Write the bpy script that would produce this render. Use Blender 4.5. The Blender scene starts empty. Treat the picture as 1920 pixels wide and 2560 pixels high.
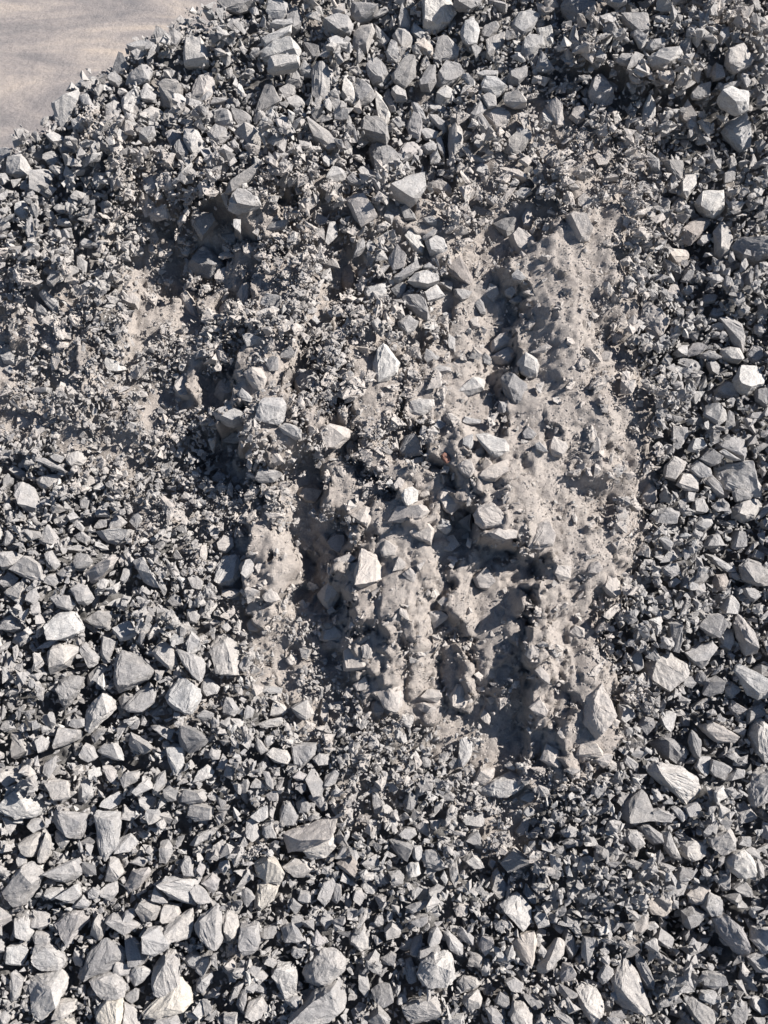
import bpy, bmesh, math, random
import numpy as np
from mathutils import Matrix, Vector, noise as mnoise

rng = np.random.RandomState(7)
random.seed(7)
SC = bpy.context.scene
COL = SC.collection

# ------------------------------------------------------------------ camera
# The slope is modelled in its own frame (u across, v up the slope, w out of it)
# and turned into the world by the rotation SLOPE about the x axis.
SLOPE = math.radians(31)
TILT = math.radians(7)          # how far the camera looks up-slope of the surface normal
DIST = 2.10
FOCAL = 1280 / math.tan(math.radians(31))
MW = Matrix.Rotation(SLOPE, 4, 'X')
CAM_L = np.array([0.0, -DIST * math.sin(TILT), DIST * math.cos(TILT)])

cam_data = bpy.data.cameras.new('camera')
cam = bpy.data.objects.new('camera', cam_data)
COL.objects.link(cam)
cam_data.sensor_fit = 'VERTICAL'
cam_data.sensor_height = 24
cam_data.lens = 12 / math.tan(math.radians(31))
cam_data.clip_start = 0.05
cam_data.clip_end = 300
cam.matrix_world = MW @ Matrix.Translation(CAM_L) @ Matrix.Rotation(TILT, 4, 'X')
cam_data.dof.use_dof = True
cam_data.dof.focus_distance = 2.1
cam_data.dof.aperture_fstop = 9.0
SC.camera = cam

# ------------------------------------------------------------------ light
SUN_L = Vector((0.74, 0.42, 0.55)).normalized()        # towards the sun, slope frame
SUN_W = (MW.to_3x3() @ SUN_L).normalized()
world = bpy.data.worlds.new('World')
SC.world = world
world.use_nodes = True
nt = world.node_tree
bg = nt.nodes['Background']
sky = nt.nodes.new('ShaderNodeTexSky')
sky.sky_type = 'NISHITA'
sky.sun_disc = False
sky.sun_elevation = math.asin(SUN_W.z)
sky.sun_rotation = math.atan2(SUN_W.x, SUN_W.y)
sky.altitude = 300
sky.ozone_density = 3.5
sky.dust_density = 0.4
nt.links.new(sky.outputs[0], bg.inputs[0])
bg.inputs[1].default_value = 0.05
sun_data = bpy.data.lights.new('sun', 'SUN')
sun_data.energy = 5.0
sun_data.angle = math.radians(0.5)
sun_data.color = (1.0, 0.955, 0.90)
sun = bpy.data.objects.new('sun', sun_data)
COL.objects.link(sun)
sun.rotation_euler = SUN_W.to_track_quat('Z', 'Y').to_euler()
sun.location = SUN_W * 20
SC.view_settings.view_transform = 'Standard'
SC.view_settings.look = 'None'
SC.view_settings.gamma = 1
SC.view_settings.use_curve_mapping = False
SC.view_settings.exposure = 1.08
SC.cycles.max_bounces = 5
SC.cycles.diffuse_bounces = 3

# ------------------------------------------------------------------ geometry helpers
CT, ST = math.cos(TILT), math.sin(TILT)

def px_ray(px, py):
    """direction in the slope frame of the line of sight through a photo pixel"""
    x = (np.asarray(px, float) - 960) / FOCAL
    y = (1280 - np.asarray(py, float)) / FOCAL
    return np.stack([x, y * CT + ST, y * ST - CT], -1)

def px_at_w(px, py, w=0.0):
    d = px_ray(px, py)
    t = (np.asarray(w) - CAM_L[2]) / d[..., 2]
    return CAM_L + d * t[..., None]

def to_px(u, v, w):
    du, dv, dw = u - CAM_L[0], v - CAM_L[1], w - CAM_L[2]
    yc = dv * CT + dw * ST
    zc = -dv * ST + dw * CT
    return 960 + du / -zc * FOCAL, 1280 - yc / -zc * FOCAL

# ------------------------------------------------------------------ the slope as a height field
CELL = 0.005
U0, U1, V0, V1 = -1.62, 1.62, -1.75, 2.0
us = np.arange(U0, U1, CELL)
vs = np.arange(V0, V1, CELL)
NU, NV = len(us), len(vs)
UU, VV = np.meshgrid(us, vs)                       # [iv, iu]
PX, PY = to_px(UU, VV, 0.0 * UU)

def fnoise(scale_u, scale_v, beta=2.2, seed=0, shape=None, lo=0.0):
    """smooth fractal noise; features about scale_u x scale_v metres and smaller"""
    r = np.random.RandomState(seed)
    nv, nu = shape or (NV, NU)
    f = np.fft.rfft2(r.randn(nv, nu))
    ku = np.fft.rfftfreq(nu, CELL)[None, :] * scale_u
    kv = np.fft.fftfreq(nv, CELL)[:, None] * scale_v
    k = np.sqrt(ku * ku + kv * kv)
    a = 1.0 / (1.0 + k ** 2) ** (beta / 2)
    a[k < lo] = 0
    a[0, 0] = 0
    n = np.fft.irfft2(f * a, s=(nv, nu))
    return n / n.std()

def sstep(a, b, x):
    t = np.clip((x - a) / (b - a), 0, 1)
    return t * t * (3 - 2 * t)

def clods(cell, amp, tilt, seed, stretch=1.0):
    """height of broken caked clods: leaning flat pieces with steps between them"""
    r = np.random.RandomState(seed)
    nu_, nv_ = int((U1 - U0) / cell) + 4, int((V1 - V0) / (cell * stretch)) + 4
    su = (np.arange(nu_)[None, :] + r.uniform(0, 1, (nv_, nu_)) - 1) * cell + U0
    sv = (np.arange(nv_)[:, None] + r.uniform(0, 1, (nv_, nu_)) - 1) * cell * stretch + V0
    a = r.normal(0, amp, (nv_, nu_))
    tx, ty = r.normal(0, tilt, (2, nv_, nu_))
    ci = ((UU - U0) / cell).astype(int) + 1
    cj = ((VV - V0) / (cell * stretch)).astype(int) + 1
    best = np.full_like(UU, 1e9)
    out = np.zeros_like(UU)
    for dj in (-1, 0, 1):
        for di in (-1, 0, 1):
            i, j = np.clip(ci + di, 0, nu_ - 1), np.clip(cj + dj, 0, nv_ - 1)
            qx, qy = UU - su[j, i], (VV - sv[j, i]) / stretch
            d = qx * qx + qy * qy
            h = a[j, i] + tx[j, i] * qx + ty[j, i] * qy
            m = d < best
            best = np.where(m, d, best)
            out = np.where(m, h, out)
    return out

CL1 = clods(.050, .0042, .22, 71, 1.3)
CL2 = clods(.022, .0020, .24, 72, 1.1)
CL3 = clods(.012, .0009, .20, 73)

# domain warp so that nothing drawn below has a clean outline
WX = PX + 18 * fnoise(.14, .14, 3.2, 11) + 7 * fnoise(.06, .06, 3.2, 12) + 26 * fnoise(.40, .40, 3.6, 17) + 800 * CL1 + 500 * CL2
WY = PY + 18 * fnoise(.14, .14, 3.2, 13) + 7 * fnoise(.06, .06, 3.2, 14) + 800 * np.roll(CL1, 40, 1) + 500 * np.roll(CL2, 40, 1)

def finger(pts, edge=0.45):
    """raised tongue along a polyline of (x, y, half width, height) in photo pixels"""
    h = np.zeros_like(PX)
    for (x0, y0, r0, h0), (x1, y1, r1, h1) in zip(pts[:-1], pts[1:]):
        dx, dy = x1 - x0, y1 - y0
        t = np.clip(((WX - x0) * dx + (WY - y0) * dy) / (dx * dx + dy * dy), 0, 1)
        qx, qy = WX - (x0 + t * dx), WY - (y0 + t * dy)
        r = r0 + t * (r1 - r0)
        d = np.hypot(qx, qy) / r
        # steep on the shaded (left) side, drawn out on the other
        soft = np.where(qx < 0, edge, 1.0)
        prof = 1 - sstep(1 - soft * 0.9, 1.0 + 0.25 * (soft - edge), d)
        h = np.maximum(h, (h0 + t * (h1 - h0)) * prof)
    return h

FINGERS = {
 'band': [(1500,300,90,.01),(1480,480,120,.04),(1440,700,200,.075),(1440,950,215,.09),(1420,1250,240,.11),
          (1420,1500,190,.105),(1455,1700,130,.085),(1480,1850,90,.06),(1480,1930,60,.02)],
 'left_of_band': [(1330,1450,55,.10),(1315,1620,48,.095),(1345,1760,45,.06)],
 'tongue': [(1385,1800,50,.05),(1385,1915,38,.04)],
 'overhang': [(1200,760,90,.02),(1180,1000,120,.06),(1230,1180,140,.11),(1250,1290,120,.14)],
 'middle': [(980,700,110,.02),(990,900,100,.06),(960,1050,85,.08),(985,1180,95,.10),(1020,1280,100,.11)],
 'bridge': [(1090,950,60,.05),(1100,1120,60,.085),(1115,1240,55,.11)],
 'middle_low': [(840,1040,60,.05),(850,1180,65,.06),(900,1300,80,.07)],
 'thumbs': [(1000,1370,190,.09),(985,1480,175,.085),(985,1590,165,.06),(985,1660,130,.04)],
 'apron': [(1210,1440,150,.075),(1220,1560,120,.065),(1230,1690,80,.045)],
 'ridge_left': [(720,600,90,.03),(710,780,105,.07),(680,900,120,.10),(655,1010,115,.12),(665,1110,90,.12)],
 'ridge_left_b': [(575,640,42,.03),(530,800,40,.045),(480,970,45,.045)],
 'ledge': [(740,1020,70,.11),(810,1080,70,.11),(870,1080,50,.09)],
 'hump': [(560,1250,60,.03),(640,1280,85,.06),(640,1430,75,.065),(640,1520,55,.05)],
 'left_a': [(300,740,60,.02),(290,930,70,.035)],
 'left_b': [(130,700,60,.02),(150,860,60,.025)],
 'rim': [(240,480,60,.05),(400,410,100,.07),(600,440,100,.09),(760,460,80,.06)],
 'rim_c': [(610,520,60,.10),(640,620,55,.07)],
 'rim_b': [(740,560,60,.04),(1010,560,90,.05),(1100,640,90,.04)],
 'rim_right': [(1600,120,120,.08),(1760,180,110,.08)],
 'low_mound': [(150,1500,200,.03),(100,2100,200,.03)],
}
HOLLOWS = [(370,590,60,.05),(440,680,75,.07),(510,1100,60,.05),(455,1060,45,.03),(765,1400,55,.05),(765,1500,45,.05),(795,1600,35,.03),
           (820,960,60,.04),(1210,1395,50,.035),(1660,2250,110,.07),(1720,2330,90,.06),
           (1000,1130,40,.04),(590,1200,60,.03),(1620,1700,60,.03),(880,790,60,.04),(1790,640,80,.04),(1700,200,60,.03),(1000,1250,35,.04)]
H0 = np.zeros_like(PX)
RAISED = {}
for k, p in FINGERS.items():
    f = finger(p)
    RAISED[k] = f
    H0 = np.maximum(H0, f) + (0.05 if k.startswith('thumb') else 0.18) * np.minimum(H0, f)
# rounded lobes of caked dust: x0 y0 x1 y1 (photo px), half width, height
LOBES = [(845,1490,850,1600,48,.020),(880,1600,895,1665,44,.030),(905,1500,925,1600,36,.018),(925,1640,930,1770,36,.034),
         (975,1580,980,1765,38,.038),(990,1420,1000,1520,52,.020),(1050,1560,1062,1765,50,.040),(1070,1400,1080,1500,55,.022),
         (1145,1600,1150,1745,40,.034),(1140,1440,1150,1540,45,.016),(1310,1480,1300,1560,48,.020),(1320,1620,1340,1770,46,.030),
         (1400,1790,1390,1905,42,.034),(1440,1660,1470,1830,70,.022),(1230,1240,1240,1330,120,.022),(1390,1330,1400,1400,60,.018),
         (850,1190,870,1260,50,.018),(1400,880,1400,940,50,.012),(1480,1120,1480,1200,60,.014),(1440,1330,1470,1420,50,.016),
         (640,1290,650,1360,60,.020),(560,1150,600,1180,45,.014),(500,940,480,990,45,.024),(600,700,612,760,34,.022)]
LX = PX + 7 * fnoise(.10, .10, 3.4, 15)
LY = PY + 7 * fnoise(.10, .10, 3.4, 16)
DOME = np.zeros_like(PX)
for x0, y0, x1, y1, r_, h_ in LOBES:
    dx, dy = x1 - x0, y1 - y0
    q_ = np.clip(((LX - x0) * dx + (LY - y0) * dy) / (dx * dx + dy * dy), 0, 1)
    d_ = np.hypot(LX - x0 - q_ * dx, LY - y0 - q_ * dy) / (r_ * (0.75 + 0.25 * q_))
    DOME = np.maximum(DOME, h_ * np.sqrt(np.clip(1 - d_ * d_, 0, 1)) * (0.55 + 0.45 * q_))
H0 += DOME
for x, y, r, d in HOLLOWS:
    H0 -= d * np.exp(-(((WX - x) ** 2 + (WY - y) ** 2) / r ** 2))

# tables over the photo, 8 columns x 10 rows: size of chips (px) and how much packed dust shows
T_SIZE = [[40,44,48,50,50,50,42,38],[42,42,40,40,40,36,24,38],[28,25,26,30,28,18,22,40],[15,13,17,21,23,13,22,28],
          [16,14,17,18,18,14,22,36],[30,21,12,12,12,12,22,38],[40,38,17,11,12,11,22,38],[38,38,26,18,16,15,22,42],
          [42,40,36,30,28,22,28,40],[44,42,40,40,38,36,38,42]]
T_DUST = [[0,0,0,0,.05,.1,.15,.15],[0,.15,.05,.1,.2,.4,.6,.1],[.25,.6,.7,.55,.5,.85,.65,.05],[.65,.65,.66,.55,.68,.95,.35,0],
          [.3,.45,.7,.7,.78,.95,.3,0],[0,.1,.6,.65,.95,.95,.2,0],[0,0,.35,.75,.95,.95,.15,0],[0,0,.1,.3,.3,.62,.2,0],
          [0,0,0,0,.05,.35,.15,0],[0,0,0,0,0,.05,.05,0]]

def table(T, px, py):
    T = np.array(T, float)
    x = np.clip((px - 120) / 240, 0, 6.999)
    y = np.clip((py - 128) / 256, 0, 8.999)
    i, j = x.astype(int), y.astype(int)
    fx, fy = x - i, y - j
    return ((T[j, i] * (1 - fx) + T[j, i + 1] * fx) * (1 - fy) + (T[j + 1, i] * (1 - fx) + T[j + 1, i + 1] * fx) * fy)

SIZE = table(T_SIZE, PX, PY)
DUST = table(T_DUST, WX, WY) + 0.16 * fnoise(.14, .20, 2.4, 21)
bandm = sstep(.02, .05, RAISED['band'])
thumbm = np.clip(sum(sstep(.02, .05, RAISED[k]) for k in ('thumbs', 'apron', 'overhang', 'left_of_band', 'tongue')), 0, 1)
DUST = np.maximum(DUST, 0.92 * bandm * sstep(420, 620, PY))
DUST = np.maximum(DUST, 0.85 * thumbm)
DUST = np.maximum(DUST, 0.9 * (DOME > .004))
DUST *= 1 - sstep(1570, 1640, WX) * sstep(560, 700, PY) * 0.95
DUST = np.clip(DUST, 0, 1)

# the packed dust runs in ribs down the slope and is lumpy with buried stones
def along(A, k=-0.16):
    # shear a field so that its streaks lean with the flow (down and to the left)
    out = np.empty_like(A)
    for j in range(NV):
        out[j] = np.roll(A[j], int(-k * j + 26 * math.sin(j / 170.0)))
    return out
ribs = along(fnoise(.10, .75, 3.6, 31))
ribs2 = along(fnoise(.05, .36, 3.6, 37))
patch = fnoise(.16, .22, 2.4, 36)
slump = np.abs(fnoise(.07, .10, 3.0, 39))                     # little slips with sharp lips
slump = 1.2 - slump
lump = fnoise(.06, .08, 3.4, 32)
chunk = np.round(fnoise(.05, .07, 3.0, 38) * 1.6)              # broken, stepped relief of caked dust
chunk = sum(np.roll(np.roll(chunk, a, 0), b, 1) for a in (-1, 0, 1) for b in (-1, 0, 1)) / 9
fine = fnoise(.012, .014, 2.6, 33)
gv, gu = np.gradient(H0, CELL)
STEEP = sstep(.45, 1.2, np.hypot(gu, gv))                   # broken faces
H0 += STEEP * (0.5 * CL1 + 0.8 * CL2 + 1.0 * CL3)
H0 += DUST * (0.0062 * ribs + 0.0026 * ribs2 + 0.0016 * lump + CL1 * (0.15 + 0.55 * sstep(-.4, .8, patch)) + CL2 * (0.25 + 0.45 * sstep(-.5, .6, -patch)) + 0.7 * CL3) + (1 - DUST) * (0.006 * fnoise(.09, .09, 2.4, 34))
H0 += 0.012 * fnoise(.5, .5, 2.2, 35)

# far side of the crest, falling away to the ground
CREST = [(-200, 430), (0, 352), (60, 322), (110, 300), (150, 268), (185, 205), (250, 165), (310, 110), (345, 92), (410, 62), (460, 40), (530, 22), (590, -40), (760, -150), (1000, -200)]
cp = [px_at_w(x, y, 0.0)[:2] for x, y in CREST]
dist = np.full_like(PX, 1e9)
side = np.zeros_like(PX)
for (a, b) in zip(cp[:-1], cp[1:]):
    e = b - a
    t = np.clip(((UU - a[0]) * e[0] + (VV - a[1]) * e[1]) / (e @ e), 0, 1)
    qx, qy = UU - (a[0] + t * e[0]), VV - (a[1] + t * e[1])
    d = np.hypot(qx, qy)
    s = np.sign(e[0] * qy - e[1] * qx)
    m = d < dist
    dist = np.where(m, d, dist)
    side = np.where(m, s, side)
over = dist * side + 0.075 + 0.012 * fnoise(.08, .08, 2, 41)
over = np.maximum(over, VV - 1.42)                                # crest behind the frame's top edge
fall = np.where(over > -0.02, 0, 0) + np.maximum(over + 0.02, 0) * 1.95
fall = np.where(over + 0.02 < 0.10, np.maximum(over + 0.02, 0) ** 2 / 0.20 * 1.95 * 1.0, (over + 0.02 - 0.05) * 1.95)
H0 -= fall
H = H0.copy()
BEYOND = over > 0.06
GROUND_Z = -0.95

def hs(u, v, A=None):
    A = H if A is None else A
    iu = np.clip(((np.asarray(u) - U0) / CELL).astype(int), 0, NU - 1)
    iv = np.clip(((np.asarray(v) - V0) / CELL).astype(int), 0, NV - 1)
    return A[iv, iu]

def px_hit(px, py):
    """where the line of sight through a photo pixel meets the slope"""
    w = 0.0
    for _ in range(6):
        p = px_at_w(px, py, w)
        w = 0.5 * w + 0.5 * float(hs(p[0], p[1]))
    return px_at_w(px, py, w)

# ------------------------------------------------------------------ materials
def nodes(name):
    m = bpy.data.materials.new(name)
    m.use_nodes = True
    t = m.node_tree
    return m, t, t.nodes['Principled BSDF']

def N(t, kind, **kw):
    n = t.nodes.new(kind)
    for k, v in kw.items():
        setattr(n, k, v)
    return n

def noise(t, vec, scale, detail=6, rough=0.6, dist=0.0):
    n = N(t, 'ShaderNodeTexNoise')
    n.inputs['Scale'].default_value = scale
    n.inputs['Detail'].default_value = detail
    n.inputs['Roughness'].default_value = rough
    n.inputs['Distortion'].default_value = dist
    t.links.new(vec, n.inputs['Vector'])
    return n.outputs['Fac']

def ramp(t, fac, stops):
    r = N(t, 'ShaderNodeValToRGB')
    e = r.color_ramp.elements
    while len(e) < len(stops):
        e.new(0.5)
    for el, (p, c) in zip(e, stops):
        el.position = p
        el.color = (*c, 1) if len(c) == 3 else c
    t.links.new(fac, r.inputs[0])
    return r.outputs[0]

def mix(t, fac, a, b, mode='MIX'):
    m = N(t, 'ShaderNodeMix', data_type='RGBA', blend_type=mode)
    for sock, val in ((m.inputs[0], fac), (m.inputs[6], a), (m.inputs[7], b)):
        if isinstance(val, (int, float)):
            sock.default_value = val
        elif isinstance(val, tuple):
            sock.default_value = (*val, 1)
        else:
            t.links.new(val, sock)
    return m.outputs[2]

def math_(t, op, a, b=None, clamp=False):
    m = N(t, 'ShaderNodeMath', operation=op, use_clamp=clamp)
    for i, val in enumerate((a, b)):
        if val is None:
            continue
        if isinstance(val, (int, float)):
            m.inputs[i].default_value = val
        else:
            t.links.new(val, m.inputs[i])
    return m.outputs[0]

def bump(t, h, strength, distance, prev=None):
    b = N(t, 'ShaderNodeBump')
    b.inputs['Strength'].default_value = strength
    b.inputs['Distance'].default_value = distance
    t.links.new(h, b.inputs['Height'])
    if prev is not None:
        t.links.new(prev, b.inputs['Normal'])
    return b.outputs[0]

GREY = (0.235, 0.238, 0.243)
DUSTC = (0.40, 0.361, 0.329)

def rock_body(t, bsdf, base, dust_fac, tone=None):
    """shared stone look: mottled crystalline grey with a film of dust"""
    geo = N(t, 'ShaderNodeNewGeometry')
    P = geo.outputs['Position']
    oi = N(t, 'ShaderNodeObjectInfo')
    blot = noise(t, P, 38, 5, 0.65, 0.4)
    grain = noise(t, P, 300, 5, 0.75)
    vein = noise(t, P, 90, 8, 0.72, 1.2)
    c = mix(t, ramp(t, blot, [(0.32, (0, 0, 0)), (0.70, (1, 1, 1))]), mix(t, 1.0, base, (0.80, 0.81, 0.83), 'MULTIPLY'), mix(t, 1.0, base, (1.20, 1.18, 1.15), 'MULTIPLY'))
    c = mix(t, math_(t, 'MULTIPLY', ramp(t, vein, [(0.50, (0, 0, 0)), (0.66, (1, 1, 1))]), 0.30), c, mix(t, 1.0, c, (1.5, 1.46, 1.40), 'MULTIPLY'))
    c = mix(t, 1.0, c, ramp(t, grain, [(0.28, (0.62, 0.62, 0.63)), (0.5, (1, 1, 1)), (0.74, (1.36, 1.35, 1.33))]), 'MULTIPLY')
    film = noise(t, P, 60, 6, 0.7)
    f = math_(t, 'MULTIPLY', ramp(t, film, [(0.36, (0, 0, 0)), (0.62, (1, 1, 1))]), dust_fac, True)
    c = mix(t, f, c, DUSTC)
    if tone is not None:
        c = mix(t, 1.0, c, tone, 'MULTIPLY')
    t.links.new(c, bsdf.inputs['Base Color'])
    bsdf.inputs['Roughness'].default_value = 0.82
    bsdf.inputs['Specular IOR Level'].default_value = 0.35
    b1 = bump(t, noise(t, P, 85, 9, 0.72, 0.6), 0.95, 0.006)
    b2 = bump(t, grain, 0.45, 0.0012, b1)
    t.links.new(b2, bsdf.inputs['Normal'])

STONE_MATS = {}
for key, name, base, dust in (
        ('g', 'grey_stone', (0.292, 0.281, 0.274), 0.22), ('p', 'pale_stone', (0.345, 0.334, 0.325), 0.20),
        ('w', 'whitish_stone', (0.385, 0.375, 0.363), 0.15), ('d', 'dark_shaded_stone', (0.22, 0.213, 0.210), 0.15),  # key d: darker base colour, partly the rock's own, partly shade painted in
        ('k', 'pinkish_stone', (0.305, 0.288, 0.281), 0.30), ('c', 'cream_stone', (0.385, 0.362, 0.328), 0.20),
        ('b', 'brownish_stone', (0.255, 0.225, 0.205), 0.35), ('u', 'dusty_stone', (0.345, 0.320, 0.300), 1.15),
        ('r', 'rust_stone', (0.20, 0.10, 0.075), 0.05)):
    m, t, bsdf = nodes(name)
    oi = N(t, 'ShaderNodeObjectInfo')
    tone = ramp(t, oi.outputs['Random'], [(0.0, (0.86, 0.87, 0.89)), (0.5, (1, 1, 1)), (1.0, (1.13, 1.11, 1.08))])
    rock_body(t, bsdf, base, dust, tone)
    STONE_MATS[key] = m

# loose chips: colour comes from each chip's own tone and dust numbers
m_chip, t, bsdf = nodes('gravel_chip_stone')
at = N(t, 'ShaderNodeAttribute', attribute_type='INSTANCER', attribute_name='tone')
ad = N(t, 'ShaderNodeAttribute', attribute_type='INSTANCER', attribute_name='dusty')
base = ramp(t, at.outputs['Fac'], [(0.0, (0.155, 0.150, 0.149)), (0.35, (0.245, 0.236, 0.231)), (0.7, (0.315, 0.303, 0.295)), (0.93, (0.38, 0.372, 0.36)), (1.0, (0.43, 0.415, 0.395))])
rock_body(t, bsdf, base, ad.outputs['Fac'])

# slope: packed dust where it is dusty, dark fines between the chips elsewhere
m_slope, t, bsdf = nodes('packed_quarry_dust')
geo = N(t, 'ShaderNodeNewGeometry')
P = geo.outputs['Position']
ad = N(t, 'ShaderNodeAttribute', attribute_type='GEOMETRY', attribute_name='dusty')
big = noise(t, P, 9, 6, 0.6, 0.3)
mid = noise(t, P, 70, 7, 0.65)
grit = N(t, 'ShaderNodeTexVoronoi')
grit.inputs['Scale'].default_value = 230
t.links.new(P, grit.inputs['Vector'])
dustc = ramp(t, big, [(0.30, (0.345, 0.308, 0.280)), (0.5, (0.395, 0.355, 0.322)), (0.72, (0.44, 0.398, 0.362))])
dustc = mix(t, 0.8, dustc, ramp(t, mid, [(0.28, (0.78, 0.78, 0.80)), (0.5, (1, 1, 1)), (0.75, (1.16, 1.14, 1.12))]), 'MULTIPLY')
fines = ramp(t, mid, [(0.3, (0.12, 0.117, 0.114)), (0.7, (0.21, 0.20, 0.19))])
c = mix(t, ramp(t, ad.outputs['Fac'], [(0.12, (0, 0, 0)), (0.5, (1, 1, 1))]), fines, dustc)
c = mix(t, 0.75, c, ramp(t, noise(t, P, 210, 4, 0.8), [(0.3, (0.74, 0.74, 0.76)), (0.5, (1, 1, 1)), (0.72, (1.18, 1.17, 1.16))]), 'MULTIPLY')
c = mix(t, 0.55, c, ramp(t, grit.outputs['Distance'], [(0.0, (1.12, 1.11, 1.10)), (0.6, (0.88, 0.88, 0.89))]), 'MULTIPLY')
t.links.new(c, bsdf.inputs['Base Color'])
bsdf.inputs['Roughness'].default_value = 0.95
bsdf.inputs['Specular IOR Level'].default_value = 0.15
b1 = bump(t, noise(t, P, 110, 8, 0.78, 0.2), 1.0, 0.0055)
b2 = bump(t, noise(t, P, 300, 6, 0.78), 1.0, 0.0035, b1)
b3 = bump(t, grit.outputs['Distance'], 0.35, -0.0012, b2)
t.links.new(b3, bsdf.inputs['Normal'])

# the flat ground beyond the pile
m_ground, t, bsdf = nodes('bare_dirt_ground')
geo = N(t, 'ShaderNodeNewGeometry')
P = geo.outputs['Position']
mp = N(t, 'ShaderNodeMapping')
mp.inputs['Rotation'].default_value = (0, 0, 0.75)
mp.inputs['Scale'].default_value = (0.6, 1.2, 1)
t.links.new(P, mp.inputs['Vector'])
b_ = noise(t, mp.outputs[0], 1.5, 7, 0.62, 1.4)
s_ = noise(t, P, 4.5, 7, 0.62, 0.3)
c = ramp(t, b_, [(0.32, (0.150, 0.138, 0.136)), (0.45, (0.21, 0.186, 0.175)), (0.55, (0.262, 0.228, 0.205)), (0.68, (0.34, 0.283, 0.235))])
c = mix(t, 0.75, c, ramp(t, s_, [(0.30, (0.76, 0.77, 0.80)), (0.5, (1, 1, 1)), (0.72, (1.14, 1.12, 1.09))]), 'MULTIPLY')
c = mix(t, 0.4, c, ramp(t, noise(t, P, 45, 5, 0.7), [(0.3, (0.8, 0.8, 0.8)), (0.7, (1.15, 1.15, 1.15))]), 'MULTIPLY')
t.links.new(c, bsdf.inputs['Base Color'])
bsdf.inputs['Roughness'].default_value = 0.95
b1 = bump(t, noise(t, P, 14, 7, 0.7), 0.7, 0.03)
t.links.new(b1, bsdf.inputs['Normal'])

# ------------------------------------------------------------------ ground sheet
def ground_sheet():
    nx = 60
    xs = np.sign(np.linspace(-1, 1, nx)) * np.abs(np.linspace(-1, 1, nx)) ** 3 * 90
    gx, gy = np.meshgrid(xs, xs)
    rg = np.random.RandomState(3)
    gz = GROUND_Z + 0.012 * rg.randn(nx, nx) * (np.hypot(gx, gy) < 20)
    v = np.stack([gx, gy + 2, gz], -1).reshape(-1, 3)
    i = np.arange(nx * nx).reshape(nx, nx)
    f = np.stack([i[:-1, :-1], i[:-1, 1:], i[1:, 1:], i[1:, :-1]], -1).reshape(-1, 4)
    me = bpy.data.meshes.new('ground')
    me.from_pydata(v.tolist(), [], f.tolist())
    for p in me.polygons:
        p.use_smooth = True
    me.materials.append(m_ground)
    o = bpy.data.objects.new('ground', me)
    COL.objects.link(o)
    o['kind'] = 'structure'
ground_sheet()

# ------------------------------------------------------------------ rocks
def rough_hull(points, rng_, cuts=1, amp=0.02, rough_L=None):
    """angular broken stone: convex hull, split and roughened"""
    bm = bmesh.new()
    for p in points:
        bm.verts.new(p)
    r = bmesh.ops.convex_hull(bm, input=bm.verts)
    junk = [g for g in r['geom_interior'] if isinstance(g, bmesh.types.BMVert)]
    bmesh.ops.delete(bm, geom=junk, context='VERTS')
    loose = [v for v in bm.verts if not v.link_faces]
    if loose:
        bmesh.ops.delete(bm, geom=loose, context='VERTS')
    for k in range(cuts):
        bmesh.ops.subdivide_edges(bm, edges=bm.edges[:], cuts=1, use_grid_fill=True, smooth=0.03 if k == 0 else 0.0)
        bm.normal_update()
        a = amp / (1.7 ** k)
        for v in bm.verts:
            v.co += v.normal * float(rng_.normal(0, a)) + Vector(rng_.normal(0, a * 0.5, 3).tolist())
    if rough_L:
        off_ = Vector(rng_.uniform(-50, 50, 3).tolist())
        bm.normal_update()
        for v in bm.verts:
            q = v.co / rough_L + off_
            # broken, slightly stepped faces
            d = 0.050 * mnoise.noise(q * 2.2) + 0.035 * abs(mnoise.noise(q * 5.0)) + 0.018 * mnoise.noise(q * 11.0)
            v.co += v.normal * (d * rough_L)
    bmesh.ops.triangulate(bm, faces=bm.faces[:])
    vs_ = np.array([v.co[:] for v in bm.verts])
    bm.verts.index_update()
    fs_ = np.array([[v.index for v in f.verts] for f in bm.faces])
    bm.free()
    return vs_, fs_

def make_mesh(name, v, f, mat):
    me = bpy.data.meshes.new(name)
    me.from_pydata(v.tolist(), [], f.tolist())
    me.materials.append(mat)
    return me

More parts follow.
